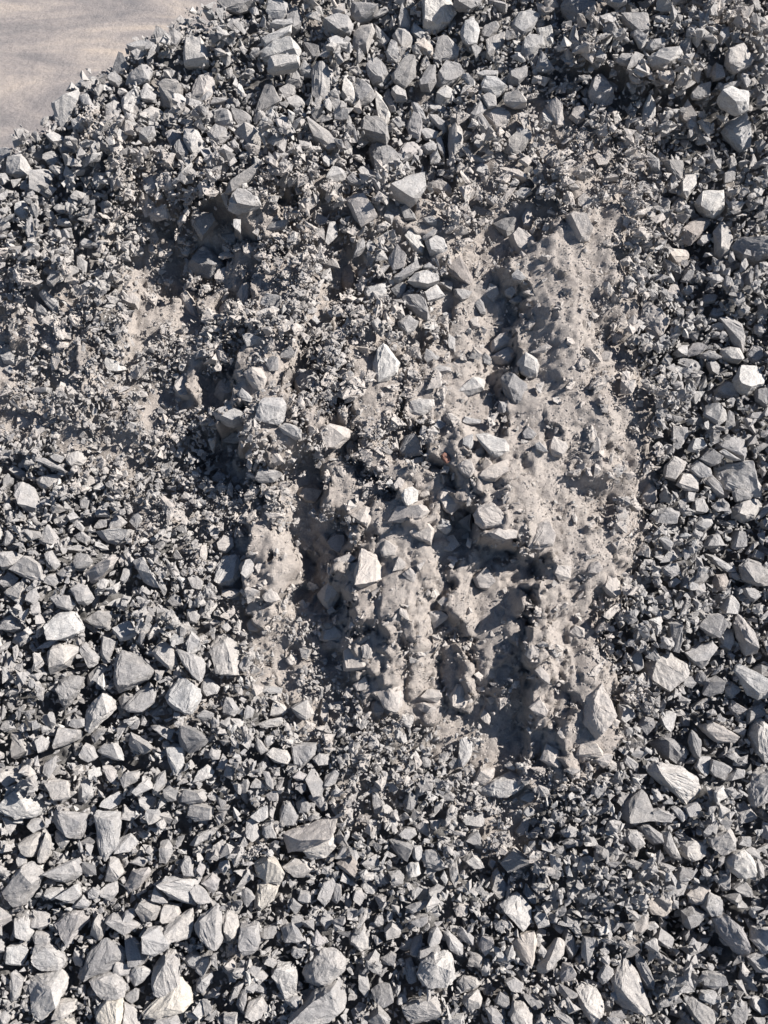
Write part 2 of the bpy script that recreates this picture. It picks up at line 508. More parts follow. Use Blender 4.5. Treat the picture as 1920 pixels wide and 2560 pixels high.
DATA = """
p|12,413 23,392 51,383 66,401 78,422 72,440 36,442 15,431|pale rough block on the left edge, lowest of the crest stones
g|77,461 90,434 118,422 133,434 121,461 99,481 80,484|grey block below the pale rough block, near the left edge
g|108,389 133,375 148,386 148,407 130,414 110,401|
p|116,341 133,329 157,341 160,353 142,365 124,351|
p|127,256 169,241 199,228 201,253 172,268 164,304 151,322 136,298|large pale stone with a hooked foot on the pile's left crest
p|197,235 217,231 229,250 240,282 217,271 202,256|
p|180,214 205,196 241,191 235,211 208,223 190,225|flat pale stone overhanging the bare ground, halfway up the left crest
p|304,253 325,232 344,228 353,241 351,280 329,299 310,292|pale topped square block with a shaded front, just inside the left crest
g|268,268 289,250 304,262 304,283 280,307 262,323 262,301|
g|344,298 362,271 378,262 407,277 401,295 374,316 353,317|grey wedge with a pale top, right of the square topped block, upper left
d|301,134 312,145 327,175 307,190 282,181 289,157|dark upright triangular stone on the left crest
g|312,208 319,187 344,166 371,163 383,181 375,208 350,215 325,211|rough ridged stone right of the dark upright triangular stone, left crest
d|386,96 395,75 411,81 425,90 420,105 401,118 385,112|
p|316,112 344,105 371,102 374,121 353,133 335,127 319,121|
u|422,69 440,54 458,47 466,66 458,87 437,90 426,87|
p|463,99 482,96 506,102 520,133 524,166 500,158 460,169 461,133|tall pale face stone leaning at the top of the left crest
d|398,223 416,211 446,205 458,226 446,250 428,269 401,259|dark rounded stone behind the pale topped square block, upper left
k|479,247 482,217 500,193 526,185 536,205 536,229 517,265 482,273|big pale pinkish stone with a pointed base, upper left of the pile
g|350,229 365,217 389,235 386,251 359,256|
p|460,329 470,318 494,329 510,356 506,377 485,389 470,368 458,353|tall pale smooth stone like a tooth, upper left of the pile
k|413,336 431,324 452,329 458,350 437,362 434,377 422,359|
d|437,371 452,354 473,371 477,392 458,407 439,392|
p|359,446 374,454 389,439 402,458 398,482 371,489 358,473|
p|237,434 276,437 262,455 246,471 234,452|
g|347,332 362,319 386,316 389,338 372,356 350,350|
p|0,371 21,371 42,386 21,401 0,402|
g|164,446 181,443 190,464 181,483 166,470|
d|145,371 166,353 189,365 178,380 154,391|
p|176,304 196,298 215,319 208,332 184,325|
g|407,289 428,282 444,304 431,325 408,319|
g|270,193 289,180 310,202 297,219 273,208|
d|546,6 561,-18 625,-18 640,12 601,32 564,27|large dark stone cut by the top edge, beside the bare ground
p|667,33 673,6 697,-6 721,9 720,42 700,59 676,51|pale stone with a shaded left side, at the top edge beside the bare ground
d|712,57 721,33 742,27 757,51 748,72 730,79 715,71|
p|668,68 691,57 730,53 733,63 709,71 673,74|
g|575,60 585,45 610,50 617,71 598,74 579,72|
w|652,93 676,81 703,85 731,68 730,90 697,108 661,118 652,105|long white slab with a bright top, near the top left of the pile
w|649,133 673,115 709,101 736,106 752,121 747,143 709,142 661,151 652,148|wide pale slab with a bright knob, stacked below the long white slab
p|673,151 691,139 748,145 749,167 709,173 685,181 668,178|pale long stone just under the wide slab with a bright knob
d|757,108 778,107 802,119 799,136 784,151 769,142|
g|805,60 818,45 842,34 872,45 884,63 875,87 839,88 815,75|broad mottled grey boulder near the top edge, left of centre
p|818,102 842,90 866,98 881,112 866,121 824,127|
g|875,24 879,7 911,14 950,30 926,51 899,57 878,42|grey blocky stone with a flat sloping top, at the top edge left of centre
g|884,78 902,65 929,60 937,75 917,99 918,130 881,121|grey ridged stone right of the broad mottled boulder, near the top edge
p|922,87 938,72 962,87 976,104 962,119 941,113|
g|914,169 941,151 968,175 975,193 959,212 932,208 920,190|rough grey stone with a shaded face, top centre, beside an oval stone
g|781,169 805,163 831,172 836,202 821,238 799,260 781,238 787,205|tall mottled grey stone with a narrow foot, top of the pile left of centre
p|747,178 763,160 786,181 778,191 754,190|
d|714,205 721,181 736,168 753,181 755,211 742,216 715,215|
d|635,291 643,256 664,214 688,225 703,262 676,277 649,291|dark big wedge stone pointing up, in the upper left of the pile
g|692,229 718,217 739,219 733,241 709,250 694,238|
p|715,253 736,229 745,244 767,247 763,265 750,279 727,271|
p|854,235 860,196 869,178 882,211 879,238 892,259 881,267 863,250|slender pale curved stone standing upright, top of the pile
g|884,211 899,194 926,211 941,238 926,253 899,267 887,241|grey block with a dark left half, right of the slender curved stone
p|940,238 956,238 959,265 976,289 973,307 962,320 946,301 941,271|long pale bone-shaped stone standing on end, top centre
p|533,274 552,265 576,280 585,319 561,325 537,307|pale upright stone beside a dark rough one, upper left of the pile
d|579,280 601,273 628,289 625,310 601,321 582,307|
g|519,332 540,313 567,325 572,341 552,359 537,362 521,347|round backed grey stone with a shaded belly, upper left of the pile
g|585,332 610,315 649,322 655,341 643,362 625,377 607,362|broad grey stone like a shield with a flat top, upper left
g|573,356 585,349 598,362 596,378 579,377|
p|502,377 522,368 536,392 528,414 513,401|
d|902,304 914,286 941,289 968,322 973,347 965,366 932,356 905,335|dark oval boulder sunk in shade, top of the pile right of the curved upright
d|771,313 787,304 824,332 843,359 839,374 821,379 787,356|long dark mottled stone pointing down right, upper middle left
g|721,374 742,359 756,380 751,392 727,384|
d|922,371 938,354 959,359 1001,395 986,422 959,447 944,443 926,401|big dark mottled triangular slab, upper centre above the pale shelf stone
p|893,422 908,410 932,428 941,449 923,470 908,452|pale faced angular stone beside the dark triangular slab
p|816,446 833,422 851,417 868,431 863,443 839,455 818,454|
p|807,398 818,386 833,401 821,417 809,413|
g|864,446 878,434 908,461 902,467 872,458|
p|661,395 676,382 688,401 679,408 664,407|
d|560,479 570,455 616,445 646,410 649,422 631,449 601,469 579,480|wide dark slab lying flat, upper left where the shaded hollow begins
g|581,497 595,484 619,479 640,494 637,512 595,518|
w|1058,69 1061,18 1056,-9 1123,-9 1144,33 1123,54 1093,67 1072,72|big bright grey boulder with a flat face, at the very top centre
d|1132,9 1141,-9 1204,-9 1201,9 1177,24 1141,23|
p|1222,5 1249,2 1270,18 1264,27 1240,18|
g|996,54 1005,23 1026,48 1028,69 1017,76 999,72|
g|980,90 993,77 1020,71 1035,99 1029,121 1005,133 989,108|rounded pale stone left of the square topped grey block, top edge
p|1025,78 1032,60 1059,78 1075,96 1072,112 1050,102 1035,90|
p|965,133 978,101 993,112 1001,151 989,154 969,148|
u|1037,112 1059,99 1081,115 1088,140 1062,133 1044,122|dusty diamond shaped slab with a pitted face, top of the pile
g|1088,121 1096,102 1123,93 1147,127 1145,145 1117,151 1087,154|square grey block with a flat top, just below the biggest top boulder
w|1151,81 1159,54 1186,45 1199,75 1192,112 1171,116 1156,102|tall mottled stone with a bright right edge, top of the pile right of centre
g|1201,87 1210,66 1240,62 1249,72 1222,99 1207,96|
g|1215,142 1216,102 1240,87 1261,83 1261,105 1249,130 1231,148|mottled stone leaning right, beside the tall one with a bright edge
p|1276,66 1295,36 1322,30 1349,42 1328,75 1304,90 1285,84|wide pale rough stone lying flat, top of the pile right of centre
w|1340,75 1358,69 1382,68 1386,87 1376,116 1362,113 1352,90|smooth pale white stone like a shield, top of the pile right of centre
p|1302,133 1307,102 1325,87 1355,96 1361,118 1343,139 1319,151|plump pale blocky stone with a round bottom, top of the pile right of centre
g|1337,172 1352,127 1373,157 1386,175 1364,181|
d|1267,190 1292,170 1319,169 1316,193 1295,211 1270,208|
p|1189,187 1216,178 1248,179 1243,196 1225,197 1201,196|
w|1201,211 1213,193 1240,196 1270,215 1245,237 1225,226 1204,223|bright four sided slab tilted down to the right, upper centre right
g|1257,247 1264,235 1292,237 1317,247 1316,265 1285,268 1261,259|long oval layered stone lying flat, upper right of the tilted bright slab
d|978,193 999,166 1020,148 1040,151 1037,190 1014,217 987,208|large dark wedge with a bright right flank, top centre
d|1047,208 1068,169 1088,163 1090,205 1075,226 1053,223|
g|1090,193 1111,166 1147,173 1160,191 1129,211 1102,219 1090,211|grey blocky stone with a knob on top, top centre
p|1156,178 1171,181 1188,208 1186,223 1174,220 1159,196|
p|1088,250 1096,223 1111,213 1136,229 1135,250 1111,264 1093,262|round pale block with a shaded left side, upper centre
g|978,232 993,214 1014,226 1017,250 990,252|
d|960,238 972,223 983,241 990,283 975,282 960,262|
p|1067,271 1087,260 1123,280 1111,288 1075,282|
g|1070,294 1093,295 1120,313 1117,327 1096,319 1078,304|
p|1028,259 1041,262 1062,289 1067,307 1050,301 1035,277|
k|1203,280 1219,271 1261,271 1278,292 1264,319 1237,327 1219,304|large rough pale stone with a pinkish face, upper right centre
g|1177,286 1201,252 1216,274 1198,289 1183,301|
g|1203,241 1222,232 1239,241 1240,268 1219,273 1210,256|
g|1185,283 1195,279 1237,335 1222,356 1210,351 1189,307|long straight grey bar stone leaning diagonally, upper right centre
g|1121,362 1124,319 1141,309 1157,329 1156,374 1135,395 1124,389|tall upright slab with a shaded face, upper centre
p|1050,335 1062,327 1096,330 1090,347 1065,350|
p|1052,365 1081,354 1091,365 1087,380 1065,383|
p|1075,383 1093,379 1103,401 1096,410 1076,410|
g|1090,344 1102,341 1112,374 1111,393 1100,383|
k|1016,319 1029,289 1050,298 1056,325 1047,347 1023,335|
k|993,383 1014,356 1041,353 1051,374 1020,402 1002,395|
w|1343,307 1352,283 1365,270 1388,310 1377,327 1352,318|pale peaked stone with a bright triangular face, upper right
k|1364,262 1388,246 1406,271 1411,313 1394,319 1379,286|tall pinkish slab leaning on the pale peaked stone, upper right
p|1290,325 1307,319 1328,329 1328,350 1314,359 1295,341|
d|1255,362 1285,338 1322,359 1301,386 1279,392 1261,380|dark rough stone in shadow under a bright upright one, upper right centre
u|1322,374 1367,359 1394,380 1396,416 1367,407 1337,392|wide dusty slab half buried, upper right near the start of the dusty band
p|1174,392 1192,386 1216,401 1210,407 1180,402|
p|1183,422 1201,411 1216,419 1227,443 1201,443 1189,434|
u|1245,422 1261,417 1298,431 1320,449 1313,457 1279,443 1249,431|long dusty bar stone lying slantwise, upper right centre
p|965,481 993,470 1026,446 1059,445 1065,470 1050,494 1026,512 996,497|pale shelf stone, broad and pointed at its left end, upper centre
u|1065,470 1096,449 1129,470 1129,488 1105,485 1081,476|
p|1282,485 1304,470 1326,470 1331,482 1307,497 1289,494|
u|1307,401 1322,387 1329,404 1319,419 1295,401|
d|1420,30 1402,18 1414,-9 1477,-6 1483,30 1471,51 1453,62 1429,51|large pale slab with a dark face, top edge right of centre
g|1513,-6 1571,-6 1565,12 1547,18 1528,9|
d|1718,33 1730,15 1752,29 1745,42 1727,45|
g|1822,54 1827,30 1871,29 1869,57 1842,72 1827,69|
u|1881,75 1890,51 1926,36 1929,90 1902,96|
g|1813,157 1818,130 1845,108 1866,118 1881,148 1872,166 1842,181 1824,172|big smooth grey boulder with a domed top, right edge near the top
g|1794,96 1806,69 1825,66 1824,90 1803,112|
p|1620,145 1637,127 1670,128 1700,121 1706,142 1685,157 1661,172 1631,163|broad pale boulder lying flat with a thin pointed shadow below it, top right
g|1613,121 1625,99 1661,99 1661,118 1631,128|
g|1547,42 1580,45 1628,42 1625,81 1601,87 1583,72 1562,60|dark square block standing between pale slabs, near the top right edge
p|1581,78 1589,72 1613,99 1614,112 1602,124 1589,99|
g|1539,148 1556,131 1580,136 1583,151 1571,164 1550,157|
g|1565,178 1577,151 1589,136 1611,137 1598,157|
g|1486,54 1504,51 1525,63 1519,78 1495,69|
p|1486,139 1498,128 1516,140 1507,151 1489,148|
k|1470,238 1477,205 1501,190 1525,217 1539,234 1535,250 1507,259 1480,253|pinkish slab with a wide shaded front, standing in the upper right
g|1727,238 1736,217 1773,214 1774,241 1752,247 1730,246|
g|1779,187 1782,163 1803,169 1810,196 1788,200|
g|1761,169 1767,160 1782,172 1785,196 1767,193|
w|1792,247 1815,225 1833,222 1869,235 1865,253 1874,271 1851,282 1827,277 1800,262|bright white many sided boulder, right side near the top
p|1791,217 1821,208 1857,205 1836,219 1806,228|
p|1602,310 1607,265 1619,247 1637,259 1639,289 1625,310 1613,315|pale oval stone standing upright in fine chips, right of the dusty band near the top
u|1697,289 1709,262 1739,304 1730,316 1703,301|
w|1803,329 1812,310 1854,301 1877,335 1875,365 1854,377 1827,356|large boulder with one bright corner deep in shade, right side below the white boulder
d|1654,401 1706,402 1706,446 1691,445 1670,425|dark slate with a pale knife edge, right side of the upper pile
g|1611,395 1616,380 1649,401 1651,425 1631,422|
p|1697,464 1709,431 1744,437 1739,467 1718,496 1699,488|pale rough stone below the dark slate with a knife edge, upper right
g|1809,437 1824,423 1839,437 1836,452 1810,460|
u|1423,292 1435,268 1459,268 1462,298 1444,307|
g|1758,380 1779,374 1791,404 1779,413 1764,395|
g|1590,458 1607,452 1643,485 1637,497 1613,482|
p|1420,130 1426,78 1447,87 1444,115 1429,133|
p|1881,102 1902,108 1926,133 1929,157 1902,130|
w|37,534 44,512 59,502 78,524 75,546 62,555 47,549|bright upright stone like a molar, left side of the pile below the crest
g|64,580 67,555 83,540 84,593 70,594|
g|134,521 143,509 160,515 159,531 143,531|
p|198,608 212,596 240,607 231,618 203,618|
p|142,549 168,546 178,562 165,565 143,562|
g|115,705 125,677 140,674 151,689 131,714 117,711|
g|97,736 115,727 146,755 146,770 134,783 118,761|
g|86,770 93,755 120,774 120,795 97,792 86,786|
u|290,749 299,733 330,730 347,746 346,774 324,764|long dusty block lying slantwise, left side in the dusty gravel
p|232,689 246,671 270,689 262,697 240,694|
g|193,671 199,643 218,655 215,683 199,677|
w|256,908 265,892 299,908 317,923 296,931 268,928|bright wedge stone above a black shadow, left side of the pile
p|3,892 22,876 44,892 37,911 9,909|
p|12,923 25,912 36,926 28,936|
g|78,976 93,970 131,971 125,985 87,985|
u|433,976 443,942 467,926 492,939 496,976 480,1004 449,1001|large dusty round lump with a cap of grit, beside the long shaded step
u|452,739 467,727 480,746 505,789 499,802 480,792 461,767|dusty hooked crust stone, at the head of the long shaded step
p|115,583 131,574 153,587 140,598 125,593|
u|402,615 418,598 439,599 436,621 425,640 408,627|
g|151,967 168,954 184,967 178,973 156,973|
d|468,665 487,630 515,615 549,646 561,665 543,683 530,697 499,689|big dark boulder in the shaded hollow, upper left of the pile
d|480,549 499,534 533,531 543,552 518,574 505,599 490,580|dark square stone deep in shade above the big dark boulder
p|569,524 583,484 643,481 653,512 624,521 590,532|wide pale trapezoid stone, upper left above the shaded hollow
p|555,490 565,487 576,490 568,521 561,509|
g|667,574 674,559 714,562 722,555 714,574 686,577|
p|781,540 795,532 819,549 820,562 798,567 784,555|
k|861,496 911,490 932,515 943,540 904,571 889,546 873,518|large flat pinkish grey slab pointing down, upper centre
p|812,593 823,554 839,555 844,590 820,612 812,607|upright pale pillar stone with a cut foot, upper centre left
p|862,543 873,546 876,557 864,560 854,549|
g|882,646 895,602 909,594 914,624 895,640|
g|912,615 923,598 939,615 935,629 920,629|
b|850,693 858,668 876,661 890,696 889,721 872,739 858,717|tall brownish oval stone with a flat face, centre of the upper pile
w|909,730 917,717 963,708 967,736 954,752 920,753|bright bowl shaped stone with a shadow bite in its top, centre of the upper pile
g|781,830 798,808 829,808 831,820 808,833|
p|780,802 786,786 801,805 792,811|
p|605,841 630,831 643,842 664,848 636,861 618,867|pale wedge stone with a flat rough top, left centre
u|593,736 602,708 624,702 633,727 624,758 605,766|rounded dusty knuckle with a pitted head, left centre
u|537,696 549,674 571,671 580,705 561,708 543,708|
p|636,764 655,746 667,733 686,758 711,749 699,774 661,775|
g|695,886 724,862 736,886 724,898 702,895|
u|610,933 630,918 655,923 666,945 661,970 649,982 627,964|dark rough grey boulder with a dusty right side, left centre
g|663,908 680,890 695,895 695,926 674,929|
g|731,936 748,923 789,926 805,954 792,976 761,1004 742,992 733,957|large rough rounded boulder with a broken lower side, left centre
u|535,985 549,957 568,948 593,967 580,995 555,1006|dusty round lump with a hollow side, left centre beside the shaded step
p|593,985 605,970 633,995 627,1006 605,1001|
w|932,923 942,876 957,856 979,876 998,904 992,933 967,954 945,959|huge white pear shaped stone standing upright in the middle of the pile
u|839,936 858,920 876,926 876,951 854,948|
g|551,593 571,590 593,583 590,613 568,608|
u|605,618 621,608 635,624 627,643 610,636|
p|583,565 586,549 602,549 600,580 590,574|
u|546,802 549,770 568,749 571,777 558,805|
w|1010,587 1025,574 1050,580 1061,615 1058,636 1038,630 1025,615|bright lower block with a bent back, upper centre below the pale shelf
p|1064,605 1088,593 1110,601 1119,624 1110,638 1075,636|pale blocky stone with a flat top, upper centre between the chips
d|996,518 1016,509 1035,537 1041,549 1013,549|
g|958,546 966,524 985,537 979,560 966,552|
g|1055,546 1078,541 1097,555 1091,568 1066,559|
g|1055,596 1085,574 1097,580 1081,596 1063,601|
d|1231,559 1259,552 1275,541 1290,555 1284,580 1268,593 1247,577|pale blocky stone bridging two dark gaps, upper centre right
u|1272,593 1293,580 1331,596 1348,624 1340,636 1315,643 1287,627|long dusty log shaped stone with a black underside, upper centre right
u|1304,546 1321,512 1337,543 1328,576 1309,571|
d|1169,537 1184,518 1203,524 1228,534 1225,545 1194,543|
k|969,649 991,621 1016,646 1010,668 982,677|
g|982,702 1000,677 1044,655 1049,674 1025,689 997,705|
p|1019,705 1038,683 1069,674 1094,683 1095,705 1066,721 1038,716|egg shaped pale boulder with a shaded foot, upper centre
b|1124,674 1134,655 1153,652 1175,677 1186,702 1172,712 1147,699 1128,689|round warm brown pebble boulder, upper centre right of the egg shaped boulder
p|1057,665 1072,657 1094,669 1085,674 1060,671|
g|1094,708 1110,700 1134,708 1128,730 1110,721|
p|1060,736 1091,711 1114,736 1091,749 1069,758|
g|1133,721 1147,721 1181,730 1172,746 1153,752 1138,739|
d|1002,749 1010,738 1044,739 1060,755 1072,780 1069,802 1050,795 1025,764|long bright slab leaning over a dark pit, upper centre
g|994,805 1022,786 1047,802 1035,827 1016,838 997,820|
d|977,724 1007,703 1018,714 1007,746 994,746|
p|1105,786 1116,780 1138,789 1125,802 1110,799|
d|1186,758 1200,746 1209,758 1215,786 1203,789|
g|1212,739 1222,710 1240,721 1251,736 1234,753|
p|1261,727 1278,714 1287,733 1278,746 1264,739|
p|1278,689 1293,674 1315,696 1303,705 1281,699|
g|1272,752 1303,736 1306,755 1287,761|
u|1170,802 1194,792 1201,820 1178,820|
g|1120,861 1122,836 1138,848 1138,883 1125,880|
p|1292,908 1309,892 1343,892 1353,917 1340,945 1321,946 1300,933|pale square boulder with a pitted top, centre right of the pile
d|1253,948 1265,933 1287,939 1312,964 1321,1001 1306,1026 1281,1007 1259,976|large dark crescent slab with a white rim, centre right of the pile
p|1201,892 1209,884 1229,898 1225,914 1209,908|
u|1228,855 1250,836 1272,836 1278,858 1247,880 1225,883|
u|1225,895 1259,873 1290,861 1293,892 1272,914 1234,911|dusty slab with a dark stripe, above the white rimmed crescent slab
p|1134,989 1153,964 1187,942 1211,951 1209,976 1178,989 1150,985|pale shaly slab lying flat in dust, centre of the pile
g|1083,926 1097,911 1125,920 1128,929 1103,937 1088,936|
g|1060,898 1066,873 1081,880 1100,892 1091,901 1069,908|
g|1016,870 1035,848 1050,861 1044,873|
u|1415,537 1434,529 1462,537 1479,577 1470,601 1450,604 1431,577|smooth pale oval slab sunk in the dusty band near its top
u|1437,496 1459,484 1479,506 1468,523 1444,515|
p|1645,512 1652,496 1673,499 1671,531 1652,534|
u|1679,515 1693,490 1718,521 1702,531 1680,527|
w|1738,506 1752,481 1805,481 1811,521 1786,543 1768,540 1749,521|broad bright topped stone behind the brown slab, right side
b|1694,583 1715,562 1743,543 1772,540 1775,559 1749,590 1724,616 1702,602|brown grey slab with a rounded back, right side of the upper pile
g|1785,580 1799,559 1814,565 1830,599 1833,633 1805,643 1789,636|tall smooth standing stone with a rounded head, right side of the upper pile
d|1831,615 1849,594 1889,594 1923,605 1920,646 1886,661 1858,646|large dark flat topped boulder at the right edge, upper pile
g|1741,608 1752,590 1780,583 1777,602 1755,615|
u|1659,624 1683,621 1718,627 1722,646 1699,665 1677,652|pale rough faced block at the edge of the dusty band, upper right
g|1609,552 1621,543 1634,555 1627,568 1612,565|
p|1724,646 1733,636 1743,646 1736,658|
g|1702,702 1715,677 1732,680 1733,696 1718,707|
g|1649,661 1668,655 1679,671 1671,679|
p|1727,668 1743,658 1752,677 1740,689|
u|1662,736 1674,714 1693,711 1702,733 1687,742|
g|1701,730 1715,714 1733,717 1730,733 1715,738|
g|1749,761 1761,736 1789,736 1786,758|
u|1598,805 1609,755 1646,770 1673,808 1662,817 1655,839 1649,853 1621,833|dark dusty boulder at the right flank of the dusty band, right of centre
p|1682,752 1693,742 1718,761 1708,767 1687,761|
g|1772,789 1783,769 1805,777 1805,792 1786,800|
g|1842,777 1855,756 1874,770 1870,783 1855,788|
g|1796,797 1821,791 1855,811 1863,842 1858,880 1839,867 1827,833 1811,814|long curved grey slab arching over a gap, right side of the middle
g|1777,814 1793,808 1822,820 1805,828 1782,823|
g|1886,814 1902,805 1914,830 1902,839 1888,833|
p|1799,880 1811,866 1846,869 1865,892 1846,908 1817,904 1802,895|smooth pale stone resting above a dark gap, right side of the middle
g|1867,886 1883,862 1905,867 1905,892 1889,911 1874,901|
p|1683,883 1699,864 1718,864 1718,889 1696,892|
k|1716,880 1730,859 1755,858 1768,870 1749,886 1721,892|
w|1831,954 1849,917 1889,917 1914,945 1908,967 1867,989 1839,973|large angular white slab with a flat face, right edge of the middle
g|1786,976 1811,957 1830,964 1846,982 1821,995 1789,992|
d|1691,911 1699,895 1740,898 1757,911 1743,942 1727,920|
g|1764,908 1780,898 1802,917 1799,936 1777,933|
g|1652,904 1665,884 1679,901 1671,915|
g|1749,886 1771,876 1802,895 1789,901 1761,895|
p|1736,954 1746,947 1763,967 1752,976 1740,967|
u|1492,895 1509,880 1531,883 1523,904 1509,914|
d|1889,1001 1886,976 1914,970 1923,995 1914,1017|
u|41,1054 47,1038 81,1044 84,1066 62,1072 45,1066|dusty slab with a pale rounded edge and a black shadow, left edge of the middle
g|36,1213 59,1206 87,1219 106,1266 103,1281 81,1287 53,1263 41,1238|big angular stone with a long pointed foot, left edge of the lower half
g|86,1197 109,1188 156,1188 150,1200 125,1222 106,1222 93,1210|rough flat slab like an arrow, left side of the lower half
g|19,1172 34,1163 67,1182 62,1200 41,1194|
d|8,1194 19,1183 34,1197 31,1210 16,1225|
g|165,1144 178,1132 199,1125 215,1144 209,1160 184,1169 171,1160|grey faceted block among fine gravel, left side of the lower half
g|125,1141 137,1133 164,1144 153,1158 134,1150|
p|53,1157 62,1147 79,1160 69,1177|
g|90,1152 112,1146 150,1160 168,1178 162,1185 137,1166 106,1157|
g|237,1281 256,1263 271,1275 277,1292 240,1292|
g|270,1328 274,1306 293,1283 318,1306 299,1322 274,1330|
p|239,1328 265,1331 299,1322 333,1325 324,1353 290,1362 265,1356|long pale canoe shaped stone lying flat, left of centre in the lower half
p|324,1303 333,1284 352,1283 360,1300 343,1322|
g|235,1319 249,1297 274,1297 268,1319 243,1323|
p|164,1291 184,1278 198,1294 175,1305|
p|190,1319 199,1305 212,1319 206,1331|
g|199,1250 215,1239 227,1250 218,1275 201,1272|
g|238,1194 246,1185 257,1197 249,1219 240,1210|
k|212,1434 231,1415 280,1386 296,1393 280,1421 243,1453 231,1459|wide pinkish grey flat stone pointing up right, left of centre in the lower half
p|331,1397 361,1393 368,1412 386,1443 403,1471 383,1468 361,1453 346,1428|bent pale bar stone with a shaded foot, left of centre in the lower half
d|181,1400 190,1383 218,1384 234,1406 218,1421 196,1423 184,1415|round shouldered dark stone in a deep gap, left side of the lower half
g|33,1428 53,1403 75,1393 109,1418 115,1453 87,1453 50,1440|large flat stone shaped like an arrowhead, left edge of the lower half
g|0,1409 0,1381 31,1378 61,1390 37,1412 6,1426|
g|0,1456 22,1428 51,1446 37,1465 9,1467|
p|11,1481 34,1462 56,1451 70,1468 59,1506 47,1510 28,1496|pale pointed stone like a leaf, left edge of the lower half
g|112,1456 118,1437 137,1434 151,1453 140,1465|
g|62,1502 72,1478 87,1471 101,1493 90,1512|
g|97,1350 125,1312 148,1347 143,1365 106,1362|
g|187,1340 209,1330 231,1347 218,1362 199,1353|
g|159,1378 181,1368 199,1361 223,1375 215,1381 175,1381|
g|181,1474 199,1459 221,1468 235,1496 218,1513 196,1509 184,1490|big round grey stone with a shaded right side, left side of the lower half
g|125,1493 146,1487 175,1490 189,1512 175,1527 140,1518|
p|432,1390 443,1375 460,1400 439,1400|
d|416,1506 436,1485 452,1493 455,1512 436,1518|
g|115,1384 128,1375 150,1412 140,1425 128,1415|
g|6,1359 25,1322 36,1337 34,1356 16,1365|
g|142,1434 156,1418 178,1434 175,1443 153,1443|
g|302,1450 309,1421 329,1418 327,1437 312,1459|
p|268,1515 287,1499 324,1488 312,1506 280,1518|
p|532,1035 549,1019 577,1013 599,1023 614,1038 605,1063 583,1068 549,1054|rough pale flat stone jutting over the black hollow, left of centre
p|636,1051 652,1007 655,995 705,991 717,1010 710,1044 699,1062 667,1055|large pale square slab, left of centre on the dusty ridge
p|697,1069 711,1058 736,1063 756,1079 753,1097 739,1099 711,1085|pale rounded bar below the square slab, left of centre
u|795,1072 826,1060 873,1072 876,1094 842,1122 814,1119 805,1094|big dusty dark slab lying under a ledge, centre left
u|861,1122 873,1104 895,1110 892,1138 870,1144|
g|639,1200 646,1175 667,1167 705,1182 686,1203 655,1208|
u|667,1144 674,1116 692,1122 710,1157 692,1163 671,1157|
b|738,1225 755,1210 786,1210 805,1228 789,1256 767,1255 745,1241|brown dusty pancake stone in the middle of the shaded gully
u|876,1287 914,1266 932,1275 937,1291 918,1323 898,1309|triangular dusty flap stone with a point down, centre
p|543,1412 561,1390 593,1389 607,1409 602,1440 583,1468 552,1465 535,1453|big smooth pale oval boulder, left of the deep gully
u|552,1474 583,1471 605,1478 593,1493 571,1499 555,1488|
g|607,1434 614,1397 636,1393 633,1428 618,1446|
u|819,1353 836,1331 861,1337 873,1365 858,1392 833,1375|
p|834,1400 873,1386 890,1400 858,1421 840,1412|
u|884,1434 895,1397 904,1372 942,1390 967,1443 948,1460 907,1474 889,1462|wide dusty boulder with a pale crust edge, centre of the pile below the gully
u|655,1490 680,1465 702,1499 683,1506 661,1499|
u|792,1487 823,1456 854,1434 861,1462 845,1499 826,1524 808,1512|upper part of a dusty slab pointing down into the gully, centre
u|636,1421 655,1390 661,1400 646,1434|
g|527,1191 546,1175 565,1188 552,1206 533,1203|
d|579,1200 593,1188 614,1200 596,1216 580,1216|
u|544,1356 558,1334 583,1344 585,1365 565,1383 547,1376|pale ring shaped dusty lump with a shadowed hole, left centre
g|468,1443 484,1434 509,1453 502,1474 477,1471|
p|555,1100 583,1088 596,1072 605,1104 586,1110 561,1105|
d|997,1125 1010,1094 1035,1085 1055,1104 1055,1138 1025,1144 1004,1139|dark grey upright boulder with a sharp right edge, centre
g|1024,1157 1041,1144 1058,1141 1058,1155 1035,1164|
r|1103,1138 1110,1129 1125,1141 1126,1153 1116,1159 1106,1149|small rust brown pebble among grey stones, centre
p|1186,1090 1215,1085 1265,1097 1282,1125 1268,1132 1240,1144 1225,1138 1206,1116|pale triangle topped slab lying in dust, right of centre
g|1142,1163 1162,1147 1178,1150 1189,1178 1175,1194 1153,1182|
g|1194,1191 1215,1169 1272,1147 1273,1182 1237,1203 1209,1200|flat grey slab in dust just below the pale triangle topped slab
p|1153,1113 1159,1094 1181,1086 1184,1110 1175,1125|
g|1244,1029 1247,1004 1272,1007 1275,1026 1256,1035|
p|1147,1054 1159,1041 1203,1051 1200,1058 1166,1062|
p|1019,1032 1025,1007 1050,995 1085,1001 1088,1019 1060,1038 1035,1040|pale wide stone with a ragged top, centre upper, just above the grey upright boulder
p|1080,1066 1097,1049 1117,1060 1100,1074|
g|1306,1082 1321,1065 1342,1085 1331,1104 1309,1097|
p|1337,1110 1349,1104 1371,1132 1359,1132 1340,1122|
u|1371,1122 1384,1091 1412,1094 1421,1119 1406,1144 1381,1141|dusty rounded grey knob, right of centre beside the dark chips
p|977,1216 997,1191 1013,1200 1004,1222 988,1225|
w|1000,1238 1010,1222 1032,1217 1044,1228 1044,1253 1019,1269 1007,1253|bright chalky square stone, centre of the pile
p|969,1303 994,1266 1028,1266 1053,1263 1074,1278 1060,1300 1035,1308 997,1306|wide pale stone with a shaded left wall, centre of the pile
